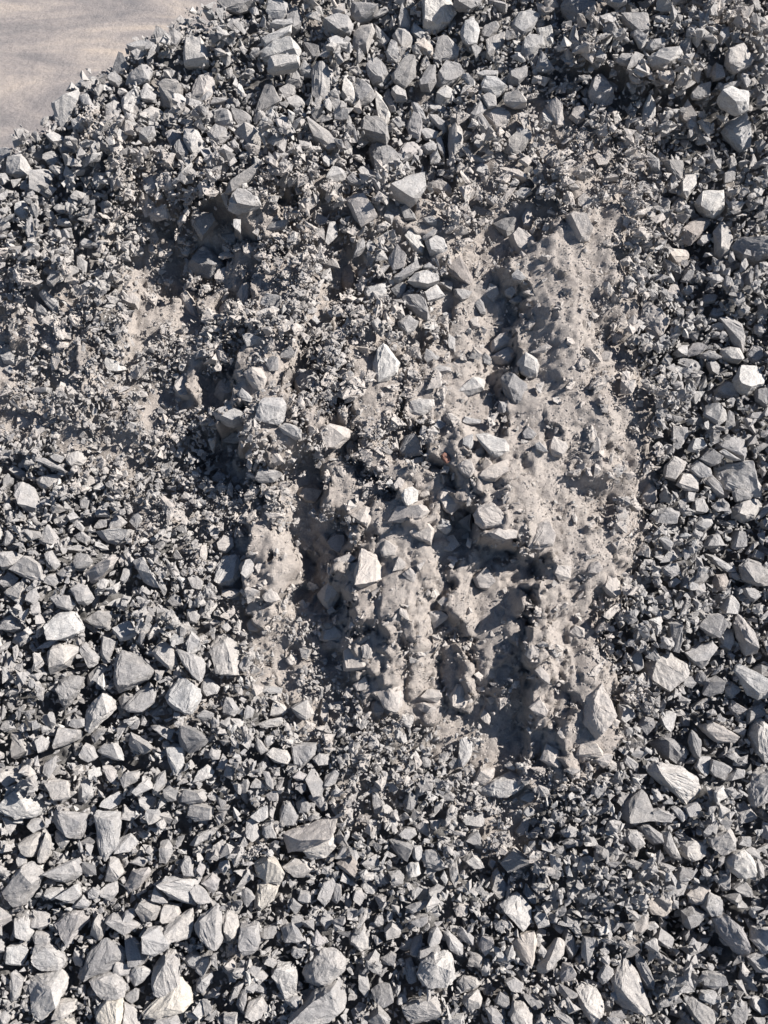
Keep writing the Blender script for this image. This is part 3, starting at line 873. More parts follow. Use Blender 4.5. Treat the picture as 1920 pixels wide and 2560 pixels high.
g|1092,1225 1103,1213 1134,1222 1159,1241 1153,1266 1128,1286 1106,1272 1094,1247|big rough grey boulder with a black hollow at its left, centre of the pile
p|1024,1331 1060,1297 1085,1322 1078,1364 1053,1350 1032,1342|pale angular wedge stone pointing right, centre of the pile
w|1092,1319 1106,1297 1125,1303 1130,1325 1116,1336 1097,1328|
u|1144,1306 1178,1284 1177,1328 1159,1319|
p|1150,1342 1172,1331 1173,1348 1156,1347|
u|1184,1287 1197,1266 1234,1256 1272,1287 1265,1312 1234,1322 1206,1322 1187,1306|huge dusty boulder overhanging a black hollow, right of centre
u|1220,1331 1247,1319 1293,1325 1290,1344 1265,1350 1234,1347|
u|1318,1368 1340,1306 1368,1297 1387,1328 1381,1365 1349,1373|big pale dusty boulder with a bright right face, right of centre
u|949,1375 963,1350 994,1365 994,1390 969,1400 954,1390|
u|1103,1381 1113,1344 1134,1337 1150,1362 1128,1381|
p|1381,1428 1387,1403 1412,1409 1430,1418 1424,1443 1399,1456|
u|982,1428 994,1390 1016,1409 1010,1425|
p|1005,1434 1025,1418 1041,1434 1035,1456 1016,1446|
u|1181,1443 1215,1418 1234,1453 1215,1474 1191,1468|
g|1055,1228 1072,1222 1074,1238 1060,1244 1049,1241|
p|1757,1038 1764,1013 1796,1007 1814,1026 1817,1048 1797,1063 1777,1051|large rough pale slab, right side just above the middle
g|1811,1069 1817,1023 1836,1032 1838,1063 1824,1074|
g|1861,1051 1874,1033 1913,1033 1898,1049|
g|1677,1085 1683,1066 1718,1069 1721,1088 1702,1116 1683,1104|
w|1718,1125 1733,1097 1758,1093 1768,1116 1746,1127 1727,1129|bright white knobbly stone, right side of the middle
g|1791,1104 1808,1094 1858,1100 1866,1132 1861,1155 1839,1144 1817,1125 1796,1122|long grey boulder with flat shoulders, right side of the middle
p|1797,1129 1808,1124 1852,1149 1839,1153 1811,1141|
d|1747,1147 1777,1119 1805,1141 1802,1157 1777,1167|
g|1662,1163 1683,1141 1713,1157 1708,1175 1690,1200 1665,1194|five sided grey block, right side of the middle
p|1721,1172 1743,1150 1774,1172 1774,1191 1749,1194|
g|1687,1213 1699,1188 1736,1185 1746,1206 1747,1228 1712,1227|long square ended grey block, right side of the middle
p|1789,1166 1817,1152 1864,1157 1867,1185 1898,1225 1895,1247 1864,1231 1811,1222 1793,1200|biggest pale flat topped block, right side of the middle
g|1757,1200 1777,1185 1802,1219 1805,1247 1783,1234|
u|1602,1241 1621,1206 1641,1222 1643,1250 1627,1266 1609,1256|tall diamond grey stone with a dusty top, right of the dusty band
g|1713,1244 1715,1230 1736,1231 1735,1253 1718,1256|
d|1830,1231 1839,1222 1880,1238 1877,1253 1839,1255|
g|1828,1272 1852,1253 1892,1250 1902,1266 1886,1297 1858,1306 1833,1294|large rough oval boulder near the right edge of the middle
g|1898,1306 1914,1294 1927,1297 1927,1325 1902,1319|
g|1883,1300 1902,1272 1927,1250 1930,1272 1902,1297|
g|1626,1287 1643,1272 1674,1269 1696,1281 1693,1303 1668,1312 1640,1303|rough grey lump with a broken face, right of the dusty band
p|1662,1331 1665,1312 1693,1309 1701,1322 1696,1334|
p|1732,1309 1749,1287 1777,1286 1783,1306 1761,1328 1733,1325|
g|1730,1281 1733,1250 1755,1244 1775,1275 1758,1284|
p|1648,1347 1662,1339 1682,1362 1677,1379 1665,1372|
g|1752,1368 1777,1337 1793,1334 1811,1362 1783,1370|
g|1649,1406 1668,1378 1680,1375 1696,1393 1677,1404|
g|1648,1421 1674,1409 1693,1409 1701,1434 1677,1443 1662,1437|
p|1764,1383 1783,1386 1824,1415 1838,1429 1817,1428 1786,1409|long pale splinter lying slantwise, right side above the right edge boulder
d|1842,1415 1864,1397 1902,1409 1927,1431 1927,1464 1877,1462 1852,1450|huge dark smooth boulder at the right edge, lower middle
b|1782,1453 1789,1437 1811,1435 1819,1453 1814,1478 1786,1474|warm rounded block under a ledge, right side of the lower middle
g|1821,1431 1839,1428 1855,1446 1842,1451 1824,1443|
g|1852,1471 1883,1471 1905,1487 1886,1506 1867,1496|
p|1802,1518 1817,1493 1830,1485 1847,1512 1842,1534 1808,1534|tall pale peaked stone at the right of the lower middle
p|1669,1456 1687,1442 1701,1454 1683,1468 1671,1467|
g|1593,1465 1606,1453 1618,1462 1612,1478 1596,1478|
g|1581,1446 1590,1428 1602,1443 1599,1459 1587,1456|
g|1828,1372 1836,1328 1855,1328 1858,1368 1839,1375|
g|1861,1384 1883,1356 1905,1350 1889,1368 1870,1387|
g|1877,1393 1889,1372 1911,1384 1908,1403|
g|1741,1462 1761,1456 1764,1474 1749,1484|
u|1504,1468 1515,1434 1537,1434 1553,1459 1549,1487 1534,1496 1518,1484|dusty plump lump at the edge of the dusty band, lower middle
u|1468,1431 1472,1406 1493,1403 1506,1421 1496,1435|
g|0,1572 0,1553 28,1539 59,1556 61,1572 37,1581|
w|110,1581 122,1553 150,1534 190,1527 199,1544 213,1572 190,1589 162,1598 137,1590|large white topped oval boulder, left side of the lower pile
d|204,1550 231,1534 252,1527 282,1528 280,1544 268,1567 249,1573 227,1559|dark lens shaped stone with a bright back, left side of the lower pile
p|284,1572 309,1553 327,1553 346,1584 330,1597 302,1603 287,1590|large wedge stone with a pale roof, left of the fine gravel strip
g|33,1606 37,1584 75,1573 75,1600 53,1617|
p|92,1622 109,1606 146,1595 150,1600 125,1618|
g|123,1628 140,1606 162,1608 199,1622 168,1640 168,1665 125,1685 120,1679 136,1653 137,1634|rough flat stone with a notched side, left side of the lower pile
g|198,1609 212,1606 224,1625 251,1642 246,1659 227,1670 215,1650 203,1628|
g|251,1634 254,1589 288,1600 284,1625 271,1653 256,1643|
d|284,1704 296,1675 296,1640 305,1625 346,1637 388,1675 374,1700 337,1712 299,1731|huge dark grey triangular boulder with a flat face, left side of the lower pile
g|307,1771 337,1740 371,1701 390,1728 388,1756 358,1779 321,1781|large mottled half disc stone under the triangular boulder
g|294,1746 312,1731 333,1737 312,1762 304,1771|
w|413,1743 449,1690 480,1709 499,1724 502,1752 480,1784 464,1787 443,1768 418,1759|bright white angular block like a cut gem, left of the lower pile's centre
g|382,1628 405,1603 430,1615 443,1662 427,1676 411,1665 386,1640|smooth grey egg shaped stone above the white gem block
g|441,1622 461,1640 486,1637 510,1650 511,1681 502,1706 483,1693 458,1662|long grey curved wedge with a pointed top, lower pile left of the oval
p|464,1606 480,1576 502,1603 499,1625 469,1647|
d|137,1724 146,1700 181,1684 212,1696 199,1728 175,1762 159,1773 146,1756|dark faced slab with a crest, left side of the lower pile
p|218,1709 221,1687 249,1657 273,1665 265,1684 224,1717|
p|212,1799 218,1774 259,1729 287,1752 287,1771 265,1796 227,1832 218,1821|long pale wide stone pointing down left, left side of the lower pile
g|175,1815 184,1799 212,1796 212,1815 193,1823|
g|136,1849 150,1821 175,1824 203,1830 199,1849 171,1862 137,1872|rough boulder with a shadow on its top, left side of the lower pile
g|33,1855 34,1830 53,1830 81,1883 37,1899|tall notched grey stone close to the left edge, lower half
g|79,1846 103,1838 125,1855 118,1874 100,1883|
g|227,1840 246,1821 270,1821 249,1846 234,1862|
g|323,1862 327,1830 368,1855 382,1868 358,1888 327,1874|
p|243,1877 259,1862 290,1858 309,1890 309,1901 280,1899|
g|203,1883 215,1857 231,1865 246,1893 227,1905 206,1896|
g|109,1930 112,1905 137,1890 137,1918 125,1946|
k|256,1911 274,1915 291,1927 291,1961 274,1952 259,1930|
p|193,1961 199,1947 223,1946 235,1974 231,1992 212,2008 196,2005|grey tall block with a pale top, left side of the lower pile
g|109,1952 134,1946 171,1952 178,1992 156,2002 137,2002|grey angular stone with a shaded left half, above the white rounded boulder
g|0,1927 16,1915 47,1918 69,1933 41,1952 25,1964 9,1952|broad grey wedge with a shaded belly, left edge of the lower pile
w|0,2017 19,1992 41,1971 65,1980 75,2002 106,2002 115,2017 103,2039 62,2045 19,2036|huge white rounded boulder at the left edge of the lower pile
p|249,2014 262,1996 296,1977 307,1986 299,2011 280,2022|
g|301,1946 315,1930 346,1930 346,1952 312,1968|
w|410,1868 436,1857 464,1871 461,1911 446,1939 433,1933 421,1902|tall white stone with a shaded left flank, left of the lower pile's centre
g|385,1983 393,1939 411,1927 414,1961 396,1986|
p|330,1980 352,1958 371,1947 383,1971 361,1980 343,1989|
p|344,1992 368,1980 390,1992 386,2017 368,2025 352,2011|
g|449,2005 458,1974 505,1980 516,1996 511,2005 474,2008|grey slab with a ridged front, flat in the gravel, lower left
g|376,1815 399,1812 436,1824 427,1852 402,1837|
d|441,1812 449,1805 461,1837 505,1834 524,1849 499,1874 474,1883 449,1862|rough sprawling dark and pale boulder, left of the lower pile's centre
g|309,2011 337,2027 352,2036 330,2052 305,2042|
g|474,2011 499,2005 536,2017 530,2049 489,2052 471,2036|flat grey stone at the left of the lower part, under a ridged slab
g|0,1824 6,1805 25,1799 41,1821 12,1829|
g|527,1615 540,1587 571,1586 593,1622 602,1659 600,1687 577,1690 549,1671 533,1640|large ridged oval boulder standing beside the fine gravel, lower left of centre
p|501,1724 509,1693 524,1693 551,1718 543,1734 512,1740|
p|644,1724 661,1714 708,1720 705,1731 667,1734|
g|558,1765 565,1743 580,1746 600,1774 586,1790 558,1787|
p|675,1790 683,1749 711,1762 721,1781 705,1790|blocky pale stone with a hard right corner, lower left of centre
p|644,1809 667,1801 705,1793 716,1805 702,1819 655,1819|thick pale slab like a step, lower left of centre
g|610,1784 618,1763 636,1774 630,1793 614,1799|
g|727,1768 767,1746 786,1784 761,1802 742,1793|wedge of three sharp points, a grey flat stone below the gravel strip
g|798,1790 805,1743 823,1756 820,1805 808,1809|
b|926,1784 929,1756 954,1743 963,1771 954,1787 939,1791|brown smooth block fallen from the dusty fingers, lower centre
u|906,1643 904,1615 920,1600 932,1615 929,1643 917,1648|
u|858,1678 858,1628 882,1615 911,1650 926,1653 917,1675 898,1676|dusty boulder with a blue grey foot, where the dusty band ends
u|882,1712 914,1684 923,1706 917,1724 892,1729|
g|798,1600 805,1566 836,1562 862,1587 854,1603 817,1606|grey shelf stone below the gully, with one shadowed step
u|613,1559 624,1547 652,1547 658,1566 643,1578 621,1578|
g|727,1862 792,1855 789,1886 767,1905 750,1927 736,1911 730,1890|large flat triangular stone pointing down, lower pile left of centre
p|666,1883 683,1868 717,1877 727,1896 720,1910 686,1905|pale flat stone with a curved top, beside the flat triangular stone
g|639,1868 641,1843 655,1855 669,1877 652,1888|
p|660,1852 667,1840 686,1837 686,1855 671,1865|
g|780,1897 798,1883 823,1886 823,1911 798,1911|
g|808,1961 814,1939 839,1921 851,1930 839,1958 814,1971|
d|766,1939 780,1918 795,1939 811,1961 805,1992 786,1986 770,1961|dark upright wedge with a pale right side, lower pile left of centre
k|731,1939 748,1927 766,1936 762,1950 745,1952|
g|657,1927 671,1930 683,1952 683,1974 667,1968|
g|627,1968 639,1946 655,1952 664,1968 643,1972|
g|544,1921 558,1883 571,1902 558,1927|
g|560,1939 568,1911 590,1918 585,1949|
p|480,1958 496,1927 518,1911 537,1927 530,1943 502,1955|wide pale wedge stone at the left, beneath the sprawling boulder
k|664,1986 683,1974 697,1974 695,2002 674,2002|
g|468,1537 468,1525 490,1525 499,1541 490,1558 468,1556|
p|826,1983 839,1966 854,1977 850,1992 836,1992|
g|699,2024 708,1999 727,1999 748,2036 742,2061 699,2061|big grey block with sloping shoulders, lower centre left
d|739,2008 758,1992 778,2014 770,2033 748,2030|
p|630,2036 649,2020 667,2014 671,2042 655,2052 627,2049|
g|772,1992 792,1980 814,1992 820,2024 805,2027|
g|518,1989 527,1980 551,1992 543,2002 524,2002|
d|490,1790 512,1774 535,1784 533,1799 505,1805|
g|521,1883 530,1866 552,1877 549,1897 530,1899|
g|602,1977 614,1968 624,1992 618,2011 605,1999|
u|940,1731 963,1709 997,1709 1007,1737 1005,1765 988,1785 960,1768|long dusty pale stone standing on end, lowest of the left dusty fingers
u|1035,1762 1060,1756 1088,1765 1088,1774 1069,1784 1050,1777|
u|1122,1740 1141,1712 1169,1709 1172,1743 1161,1771 1134,1762|tall pale dusty slab at the tip of the middle dusty finger
u|1044,1743 1066,1724 1103,1724 1106,1743 1091,1756 1057,1749|
u|1335,1675 1349,1662 1371,1687 1371,1712 1353,1700|
u|1321,1768 1349,1740 1371,1777 1365,1793 1340,1787|
u|1349,1899 1368,1858 1402,1877 1407,1908 1396,1924 1371,1911|dusty pale tongue of stone above a black gap, at the foot of the dusty band
p|1144,1893 1153,1849 1166,1840 1181,1858 1178,1890 1159,1921 1147,1915|pale upright boulder like a thumb, lower centre
d|1116,1911 1134,1893 1150,1899 1147,1918 1128,1924|
p|1194,1974 1231,1949 1278,1933 1315,1943 1320,1961 1287,1983 1244,1992 1209,1989|long pale flat loaf shaped stone, lower centre right
p|1184,1955 1200,1918 1237,1919 1234,1943 1209,1968 1191,1968|pale notched stone leaning on the loaf shaped stone
g|1050,1908 1053,1883 1078,1902 1075,1918 1060,1921|
d|1008,2005 1025,1974 1044,1992 1041,2014 1025,2035 1013,2020|dark grey egg upright in the gravel, lower centre
g|966,1958 982,1953 997,1971 985,1989|
g|1081,2027 1091,2002 1108,2005 1103,2027 1088,2036|
g|1100,1992 1122,1977 1139,1989 1134,2002 1110,2002|
g|1184,1687 1197,1678 1209,1690 1200,1703|
g|1198,1790 1209,1768 1226,1790 1225,1815 1209,1805|
u|1296,1992 1315,1974 1337,1974 1343,1989 1325,2005|
p|1314,1821 1321,1815 1332,1827 1325,1837|
u|997,1534 1000,1519 1016,1525 1024,1553 1010,1550|
g|1072,1544 1072,1525 1103,1522 1122,1541 1106,1553 1085,1572|
u|1184,1718 1209,1712 1212,1728 1197,1731|
p|1212,1743 1225,1737 1237,1749 1225,1762|
g|929,1974 941,1977 963,2011 954,2030 935,2036|
g|1303,2030 1318,2017 1340,2024 1334,2039 1315,2042|
g|1418,1581 1434,1562 1462,1572 1462,1597 1434,1600|
g|1618,1662 1643,1634 1674,1634 1708,1656 1719,1681 1693,1706 1668,1729 1640,1712 1621,1687|huge rough rounded boulder with a tapered point below, right side of the lower pile
g|1666,1553 1707,1551 1707,1581 1696,1631 1683,1628 1677,1587|thin upright wedge like a tooth, above the huge rough boulder
g|1648,1541 1652,1525 1677,1525 1677,1547 1665,1550|
g|1746,1566 1768,1537 1799,1534 1817,1553 1811,1581 1786,1595 1764,1581|big flat grey boulder with rounded corners, right side of the lower pile
w|1794,1594 1805,1572 1833,1572 1835,1606 1821,1633 1802,1615|bright oval stone below the flat grey boulder, right side
k|1835,1559 1846,1537 1858,1541 1884,1581 1891,1634 1861,1640 1849,1606|tall pinkish pillar stone, right side of the lower pile
g|1713,1631 1743,1612 1777,1606 1793,1618 1774,1653 1755,1671 1733,1659|grey sloping block between the pillar stone and the huge boulder
g|1735,1703 1743,1678 1755,1675 1769,1700 1758,1714|
d|1755,1734 1764,1703 1793,1689 1811,1703 1802,1731 1771,1740|
p|1811,1718 1830,1704 1853,1724 1827,1746 1814,1734|
w|1835,1675 1846,1659 1870,1693 1930,1706 1930,1740 1892,1749 1870,1737 1855,1700|long bent white boulder, right edge of the lower pile
p|1880,1671 1895,1659 1927,1671 1927,1690 1902,1692|
g|1574,1647 1590,1618 1602,1631 1610,1668 1590,1681 1578,1671|grey standing block beside the dusty band, lower right
g|1543,1796 1543,1762 1562,1759 1584,1774 1590,1793 1553,1809|
p|1646,1790 1668,1776 1691,1784 1683,1818 1671,1830 1655,1812|
d|1866,1805 1870,1771 1902,1759 1919,1784 1889,1796 1870,1812|dark shaded block on the right edge of the lower pile
p|1878,1837 1886,1805 1905,1795 1930,1821 1927,1899 1908,1905 1889,1883|tall angular pale boulder at the right edge, lower pile
u|1752,1818 1777,1805 1805,1815 1842,1840 1830,1855 1789,1855 1761,1830|wide layered slab with a dusty face, lower right
d|1721,1855 1727,1824 1750,1849 1749,1883 1740,1899 1727,1880|
d|1626,1858 1652,1841 1683,1849 1708,1865 1710,1905 1699,1916 1659,1896|large dark smooth six sided boulder, lower right
p|1621,1927 1640,1905 1702,1918 1743,1939 1749,1974 1736,1992 1712,2005 1690,1989 1671,1961 1640,1939|very large bent boulder with a pale top rim, lower right below the six sided one
p|1735,1918 1746,1893 1777,1891 1775,1936 1758,1943|
g|1775,1927 1780,1899 1808,1905 1827,1921 1811,1949 1786,1943|
g|1805,1952 1839,1921 1861,1924 1858,1943 1821,1955|
g|1866,1971 1883,1933 1930,1908 1930,1986 1898,2011 1874,2014|rounded speckled boulder at the right edge, lower pile
d|1556,2030 1571,2002 1602,1974 1620,1986 1618,2014 1627,2042 1578,2052 1556,2049|pale peaked boulder with a dark left face, lower right
d|1540,2002 1549,1980 1581,1983 1578,2008 1559,2020|
g|1621,2024 1646,2020 1690,2042 1677,2055 1627,2055|
p|1677,2020 1690,2016 1719,2039 1702,2052|
g|1708,2017 1740,2002 1749,2020 1733,2039 1715,2039|
g|1836,2027 1861,2003 1889,2036 1877,2055 1842,2052|grey diamond slab at the bottom right, beside the speckled boulder
g|1727,1768 1749,1749 1774,1742 1761,1768 1733,1774|
g|1596,1812 1606,1793 1634,1796 1634,1815 1618,1837|
p|1830,1827 1842,1815 1863,1824 1861,1843|
u|1439,1890 1453,1855 1490,1855 1506,1880 1506,1893 1472,1886|smooth arched dusty stone ending the right dusty finger, above the bare dust
u|1481,1896 1506,1880 1531,1886 1528,1908 1509,1922|
u|1459,1805 1465,1743 1503,1712 1521,1759 1528,1790 1515,1824 1490,1848|long dusty stone in the right dusty finger
g|1556,1902 1565,1885 1598,1911 1593,1930 1574,1921|
k|1821,1768 1830,1749 1864,1774 1849,1790 1830,1787|
g|1696,1805 1702,1777 1721,1790 1721,1815 1705,1815|
g|67,2062 81,2045 106,2046 115,2062 87,2080|
g|48,2105 78,2084 103,2080 104,2108 86,2140 62,2124|flat triangular grey stone, lower left corner area
g|93,2143 106,2105 118,2076 128,2099 128,2136 109,2158 95,2155|narrow upright blade stone, lower left
g|136,2062 137,2031 218,2034 215,2068 199,2099 184,2090 150,2074|big rough stone at the top of the lower left, with a broken foot
p|246,2043 246,2024 299,2031 296,2084 290,2121 265,2154 254,2143 252,2090|tall pale pillar tapering down, lower left
p|285,2133 299,2096 327,2082 347,2105 330,2124|
g|9,2227 37,2189 62,2163 81,2158 106,2189 84,2230 59,2261 37,2264 19,2242|long rounded grey boulder with a chipped face, lower left
g|115,2180 168,2155 193,2147 213,2174 199,2189 165,2208 140,2202|broad flat grey slab with a stepped edge, lower left
g|115,2155 125,2143 156,2149 150,2158 128,2168|
g|139,2105 140,2077 156,2080 175,2102 162,2118|
g|41,2146 50,2129 65,2136 67,2158 50,2168|
g|259,2199 277,2140 296,2146 309,2180 296,2196 268,2205|grey boulder with a cleft front, lower left of centre
k|309,2218 330,2177 374,2165 379,2177 349,2218 321,2233|long pinkish rough stone slanting up to the right, lower left
g|324,2155 349,2140 371,2152 358,2168|
g|399,2152 402,2105 421,2099 436,2124 418,2155|
g|452,2165 461,2140 480,2146 489,2193 458,2196|
k|492,2174 502,2149 514,2168 505,2191|
p|405,2202 418,2189 461,2196 499,2199 499,2224 486,2270 436,2246 414,2224|broad sprawling pale slab with a split, lower left of centre
g|477,2224 492,2208 517,2227 530,2255 499,2258 480,2242|round grey stone lying on the sprawling slab
p|106,2236 115,2222 156,2218 162,2230 134,2249|
p|142,2246 168,2224 196,2208 203,2236 181,2261|
p|179,2267 209,2236 226,2258 215,2272|
p|218,2230 231,2218 252,2227 243,2246 221,2246|
g|257,2227 271,2208 294,2202 296,2230 277,2253 259,2242|
g|379,2249 390,2211 421,2255 405,2260|
d|343,2267 358,2249 383,2255 402,2274 386,2299 355,2306|dark rounded boulder, lower left of centre
g|397,2280 414,2258 443,2261 452,2283 443,2302 418,2305 402,2308|speckled round stone sitting on a flat slab, lower left of centre
g|400,2330 424,2305 480,2272 483,2311 474,2342 443,2353 414,2345|wide smooth slab under the speckled round stone, lower left of centre
k|140,2308 159,2283 187,2274 218,2270 218,2302 187,2342 171,2361 153,2339|large pinkish rough stone with a chipped corner, lower left
g|72,2289 90,2270 125,2283 128,2305 103,2327 84,2314|
p|33,2333 41,2283 69,2278 65,2308 81,2333 72,2352 47,2345|pale upright stone squeezed between two bright ones, lower left edge
g|83,2339 90,2328 125,2331 132,2345 122,2358 90,2353|
g|224,2339 234,2302 249,2280 260,2308 259,2339 246,2355|upright stone with a yellowish tip, lower left
g|265,2299 280,2286 293,2302 343,2305 346,2314 315,2334 280,2317|
g|299,2302 312,2277 338,2270 340,2289 318,2299|
p|355,2342 368,2323 396,2317 402,2342 427,2355 408,2380 383,2394 361,2373|pale rounded boulder split by shadow, lower left of centre
g|313,2361 312,2336 340,2342 352,2380 371,2389 361,2411 330,2404 318,2386|grey upright stone squeezed against the dark and tan stone, lower left
w|6,2398 28,2358 56,2358 72,2373 56,2414 19,2412|bright pale flat stone near the left edge, bottom
p|84,2392 93,2355 125,2358 156,2380 167,2401 146,2428 103,2420 87,2411|big smooth pale block near the left edge, bottom
g|181,2392 187,2367 206,2376 215,2401 212,2420 190,2411|
d|193,2448 224,2386 259,2345 271,2339 312,2380 312,2408 280,2408 249,2436 209,2453|long dark and tan stone lying across the bottom left
g|282,2423 293,2398 327,2411 327,2433 312,2439 287,2433|
p|321,2442 340,2414 358,2414 379,2429 355,2457 333,2470|
p|69,2454 87,2439 150,2428 168,2451 156,2492 131,2523 103,2542 84,2526 70,2482|huge pale flat boulder in the bottom left corner
g|220,2448 256,2431 293,2431 316,2461 312,2486 265,2503 246,2489|large domed grey boulder lying on its side, bottom left of centre
g|379,2461 386,2417 414,2376 439,2373 447,2411 449,2489 427,2498 390,2486|very large smooth upright boulder like a loaf, bottom left of centre
c|358,2529 390,2510 436,2501 449,2445 474,2476 481,2510 461,2529 405,2543 361,2542|long cream and grey slab under the loaf boulder, bottom left of centre
c|243,2529 268,2498 299,2495 307,2523 302,2573 243,2573|cream block at the bottom edge, left of centre
g|307,2529 312,2507 340,2520 349,2573 309,2573|grey stone cut by the bottom edge, right of the cream block
g|137,2529 153,2498 190,2498 193,2523 162,2542 137,2542|rough stone with ridged top at the bottom edge, left
g|0,2526 19,2520 28,2542 19,2560 0,2560|
c|125,2570 137,2548 175,2538 199,2567 187,2579 131,2579|cream slab at the bottom edge, left
g|23,2461 37,2429 59,2448 47,2495 34,2504|
p|461,2401 480,2376 502,2386 489,2423 471,2414|
g|309,2489 337,2470 347,2473 346,2498 327,2514|
g|383,2557 393,2542 439,2538 452,2557 446,2573 386,2573|
k|706,2084 736,2074 780,2077 820,2043 844,2040 839,2071 798,2096 752,2127 717,2136|large pale pinkish shelf stone pointing up right, bottom centre left
p|755,2127 798,2096 833,2080 839,2115 814,2143 780,2155|broad pale stone under the pinkish shelf stone
c|635,2161 667,2133 692,2149 711,2183 699,2208 667,2205 643,2193|cream boulder with a bright top, bottom centre left
c|635,2270 643,2211 671,2202 700,2211 683,2246 649,2280|dark tall wedge beneath the cream boulder
g|706,2165 736,2146 767,2149 786,2171 770,2193 733,2191|grey wedge half in the shade of the pinkish shelf stone, bottom
g|613,2077 618,2052 636,2043 652,2090 636,2102 618,2093|
g|655,2084 658,2059 680,2051 692,2093 667,2093|
g|474,2112 496,2084 530,2068 546,2071 524,2096 493,2115|long flat blue grey stone pointing up right, bottom left
p|544,2171 549,2152 571,2149 576,2168 561,2188|
k|505,2199 530,2183 551,2199 543,2221 530,2236|
g|484,2314 502,2289 543,2261 551,2280 535,2314 557,2345 546,2370 524,2372 505,2342|large flat peanut shaped slab, bottom left of centre
g|557,2292 568,2280 591,2289 599,2317 590,2342 568,2352 561,2323|flat grey stone right of the peanut shaped slab, bottom left
g|596,2355 602,2314 643,2311 652,2348 643,2373 611,2387 599,2373|tall ribbed grey block with a flat front, bottom left of centre
d|644,2333 661,2317 689,2309 697,2317 683,2345 661,2345|dark capped round stone beside the ribbed block
g|700,2323 730,2305 742,2330 762,2348 742,2358 708,2358|smooth curved saddle shaped stone, bottom centre left
d|724,2267 733,2244 756,2264 739,2291|
g|745,2246 752,2227 773,2230 780,2255 758,2258|
g|795,2246 811,2205 833,2193 839,2205 826,2249 811,2267|upright striped stone, bottom centre left
g|829,2252 836,2205 853,2211 851,2242 842,2260|
b|839,2158 861,2141 889,2143 896,2180 889,2196 864,2180|pitted brown grey stone, bottom centre
p|853,2199 858,2177 876,2202 873,2210|
p|901,2214 911,2197 945,2218 939,2233 917,2233|
g|882,2242 889,2219 904,2221 912,2242 901,2263|
g|934,2193 951,2179 976,2196 973,2208 945,2208|
g|873,2342 889,2317 911,2305 921,2323 926,2376 904,2376 876,2358|grey upright boulder with a rounded head, bottom centre
g|794,2302 811,2275 836,2299 814,2325|
g|758,2433 780,2395 808,2370 839,2373 861,2392 862,2423 829,2454 792,2468 767,2457|giant smooth grey boulder at the bottom edge, centre left
g|730,2542 752,2514 795,2470 851,2442 864,2479 864,2517 836,2538 783,2557 748,2554|giant flat grey slab under the smooth boulder, at the bottom edge
p|677,2426 695,2408 727,2411 744,2429 742,2492 714,2498 699,2467|long pale slab with a shaded left side, bottom edge left of the giant boulder
p|708,2504 733,2489 752,2492 748,2523 730,2523|
g|610,2532 624,2501 655,2489 671,2514 652,2542 630,2545|large rounded triangular stone, bottom edge left of centre
g|591,2510 599,2479 614,2467 616,2498 605,2526|
g|571,2501 583,2470 599,2451 605,2461 593,2489|
p|558,2554 561,2532 593,2532 593,2567 561,2570|
g|491,2423 502,2386 529,2380 527,2411 509,2442|
p|490,2461 502,2439 533,2426 530,2451 509,2479 490,2479|pale slab standing beside the cream slab, bottom left
g|516,2486 530,2473 552,2482 543,2495|
g|569,2433 577,2404 594,2426 590,2451 574,2451|
d|928,2476 948,2461 973,2461 982,2482 954,2504 932,2492|
g|898,2423 914,2429 925,2473 917,2492 901,2464|long thin upright stone, bottom centre
g|917,2548 945,2517 976,2542 967,2570 929,2570|grey stone at the bottom edge, left of the olive grey boulder
p|728,2383 733,2367 767,2370 755,2389 736,2395|
k|780,2342 792,2323 814,2355 801,2367 783,2358|
g|655,2404 667,2389 695,2404 686,2420|
g|636,2461 649,2445 667,2470 661,2482 639,2479|
d|972,2099 997,2096 1035,2115 1019,2152 1000,2146|dark sloping stone with a rough face, bottom centre below the egg
p|1032,2143 1032,2115 1053,2113 1057,2136 1041,2152|
g|1057,2146 1063,2124 1088,2121 1119,2168 1097,2179 1060,2165|big grey kite shaped boulder, bottom centre right
k|1038,2062 1057,2046 1072,2055 1072,2090 1044,2080|
g|991,2084 1010,2068 1038,2071 1041,2084 1022,2102 1000,2093|
p|1153,2149 1178,2127 1200,2146 1211,2168 1184,2171|domed grey stone with a pale cap, bottom centre right
d|1162,2099 1175,2084 1194,2077 1208,2105 1206,2122 1184,2108|
g|1147,2043 1153,2031 1212,2031 1212,2062 1191,2069 1166,2055|
g|1289,2077 1309,2043 1328,2043 1318,2077 1296,2094|
d|1226,2218 1231,2180 1242,2168 1262,2205 1264,2236 1253,2255 1234,2239|dark long standing slab, bottom right of centre
d|1254,2158 1268,2127 1284,2121 1309,2140 1331,2149 1315,2168 1293,2168 1272,2186|large grey wedge block with a dark shadowed foot, bottom right of centre
g|1219,2161 1225,2146 1240,2152 1234,2177|
g|1122,2158 1141,2155 1147,2193 1138,2221 1125,2199|
p|1100,2193 1110,2177 1120,2199 1113,2214|
p|1247,2258 1272,2242 1293,2230 1318,2249 1315,2286 1293,2311 1272,2292|pale crusty wedge full of pits, bottom right of centre
u|1133,2270 1147,2258 1175,2261 1162,2289 1141,2289|
g|1013,2270 1038,2258 1069,2252 1066,2264 1028,2283|
g|1025,2302 1041,2289 1069,2286 1069,2305 1050,2317 1032,2314|
g|960,2323 982,2302 1007,2323 997,2342 969,2348|round grey stone with a thin slab leaning on it, bottom centre
g|1069,2352 1075,2323 1091,2313 1105,2336 1100,2358 1075,2361|
p|1108,2330 1122,2327 1138,2355 1156,2361 1156,2389 1141,2386 1122,2370|long pale stone pinched in the middle, bottom centre
g|1141,2336 1153,2317 1184,2342 1181,2361 1159,2355|
k|1197,2367 1206,2342 1231,2342 1234,2364 1212,2389|
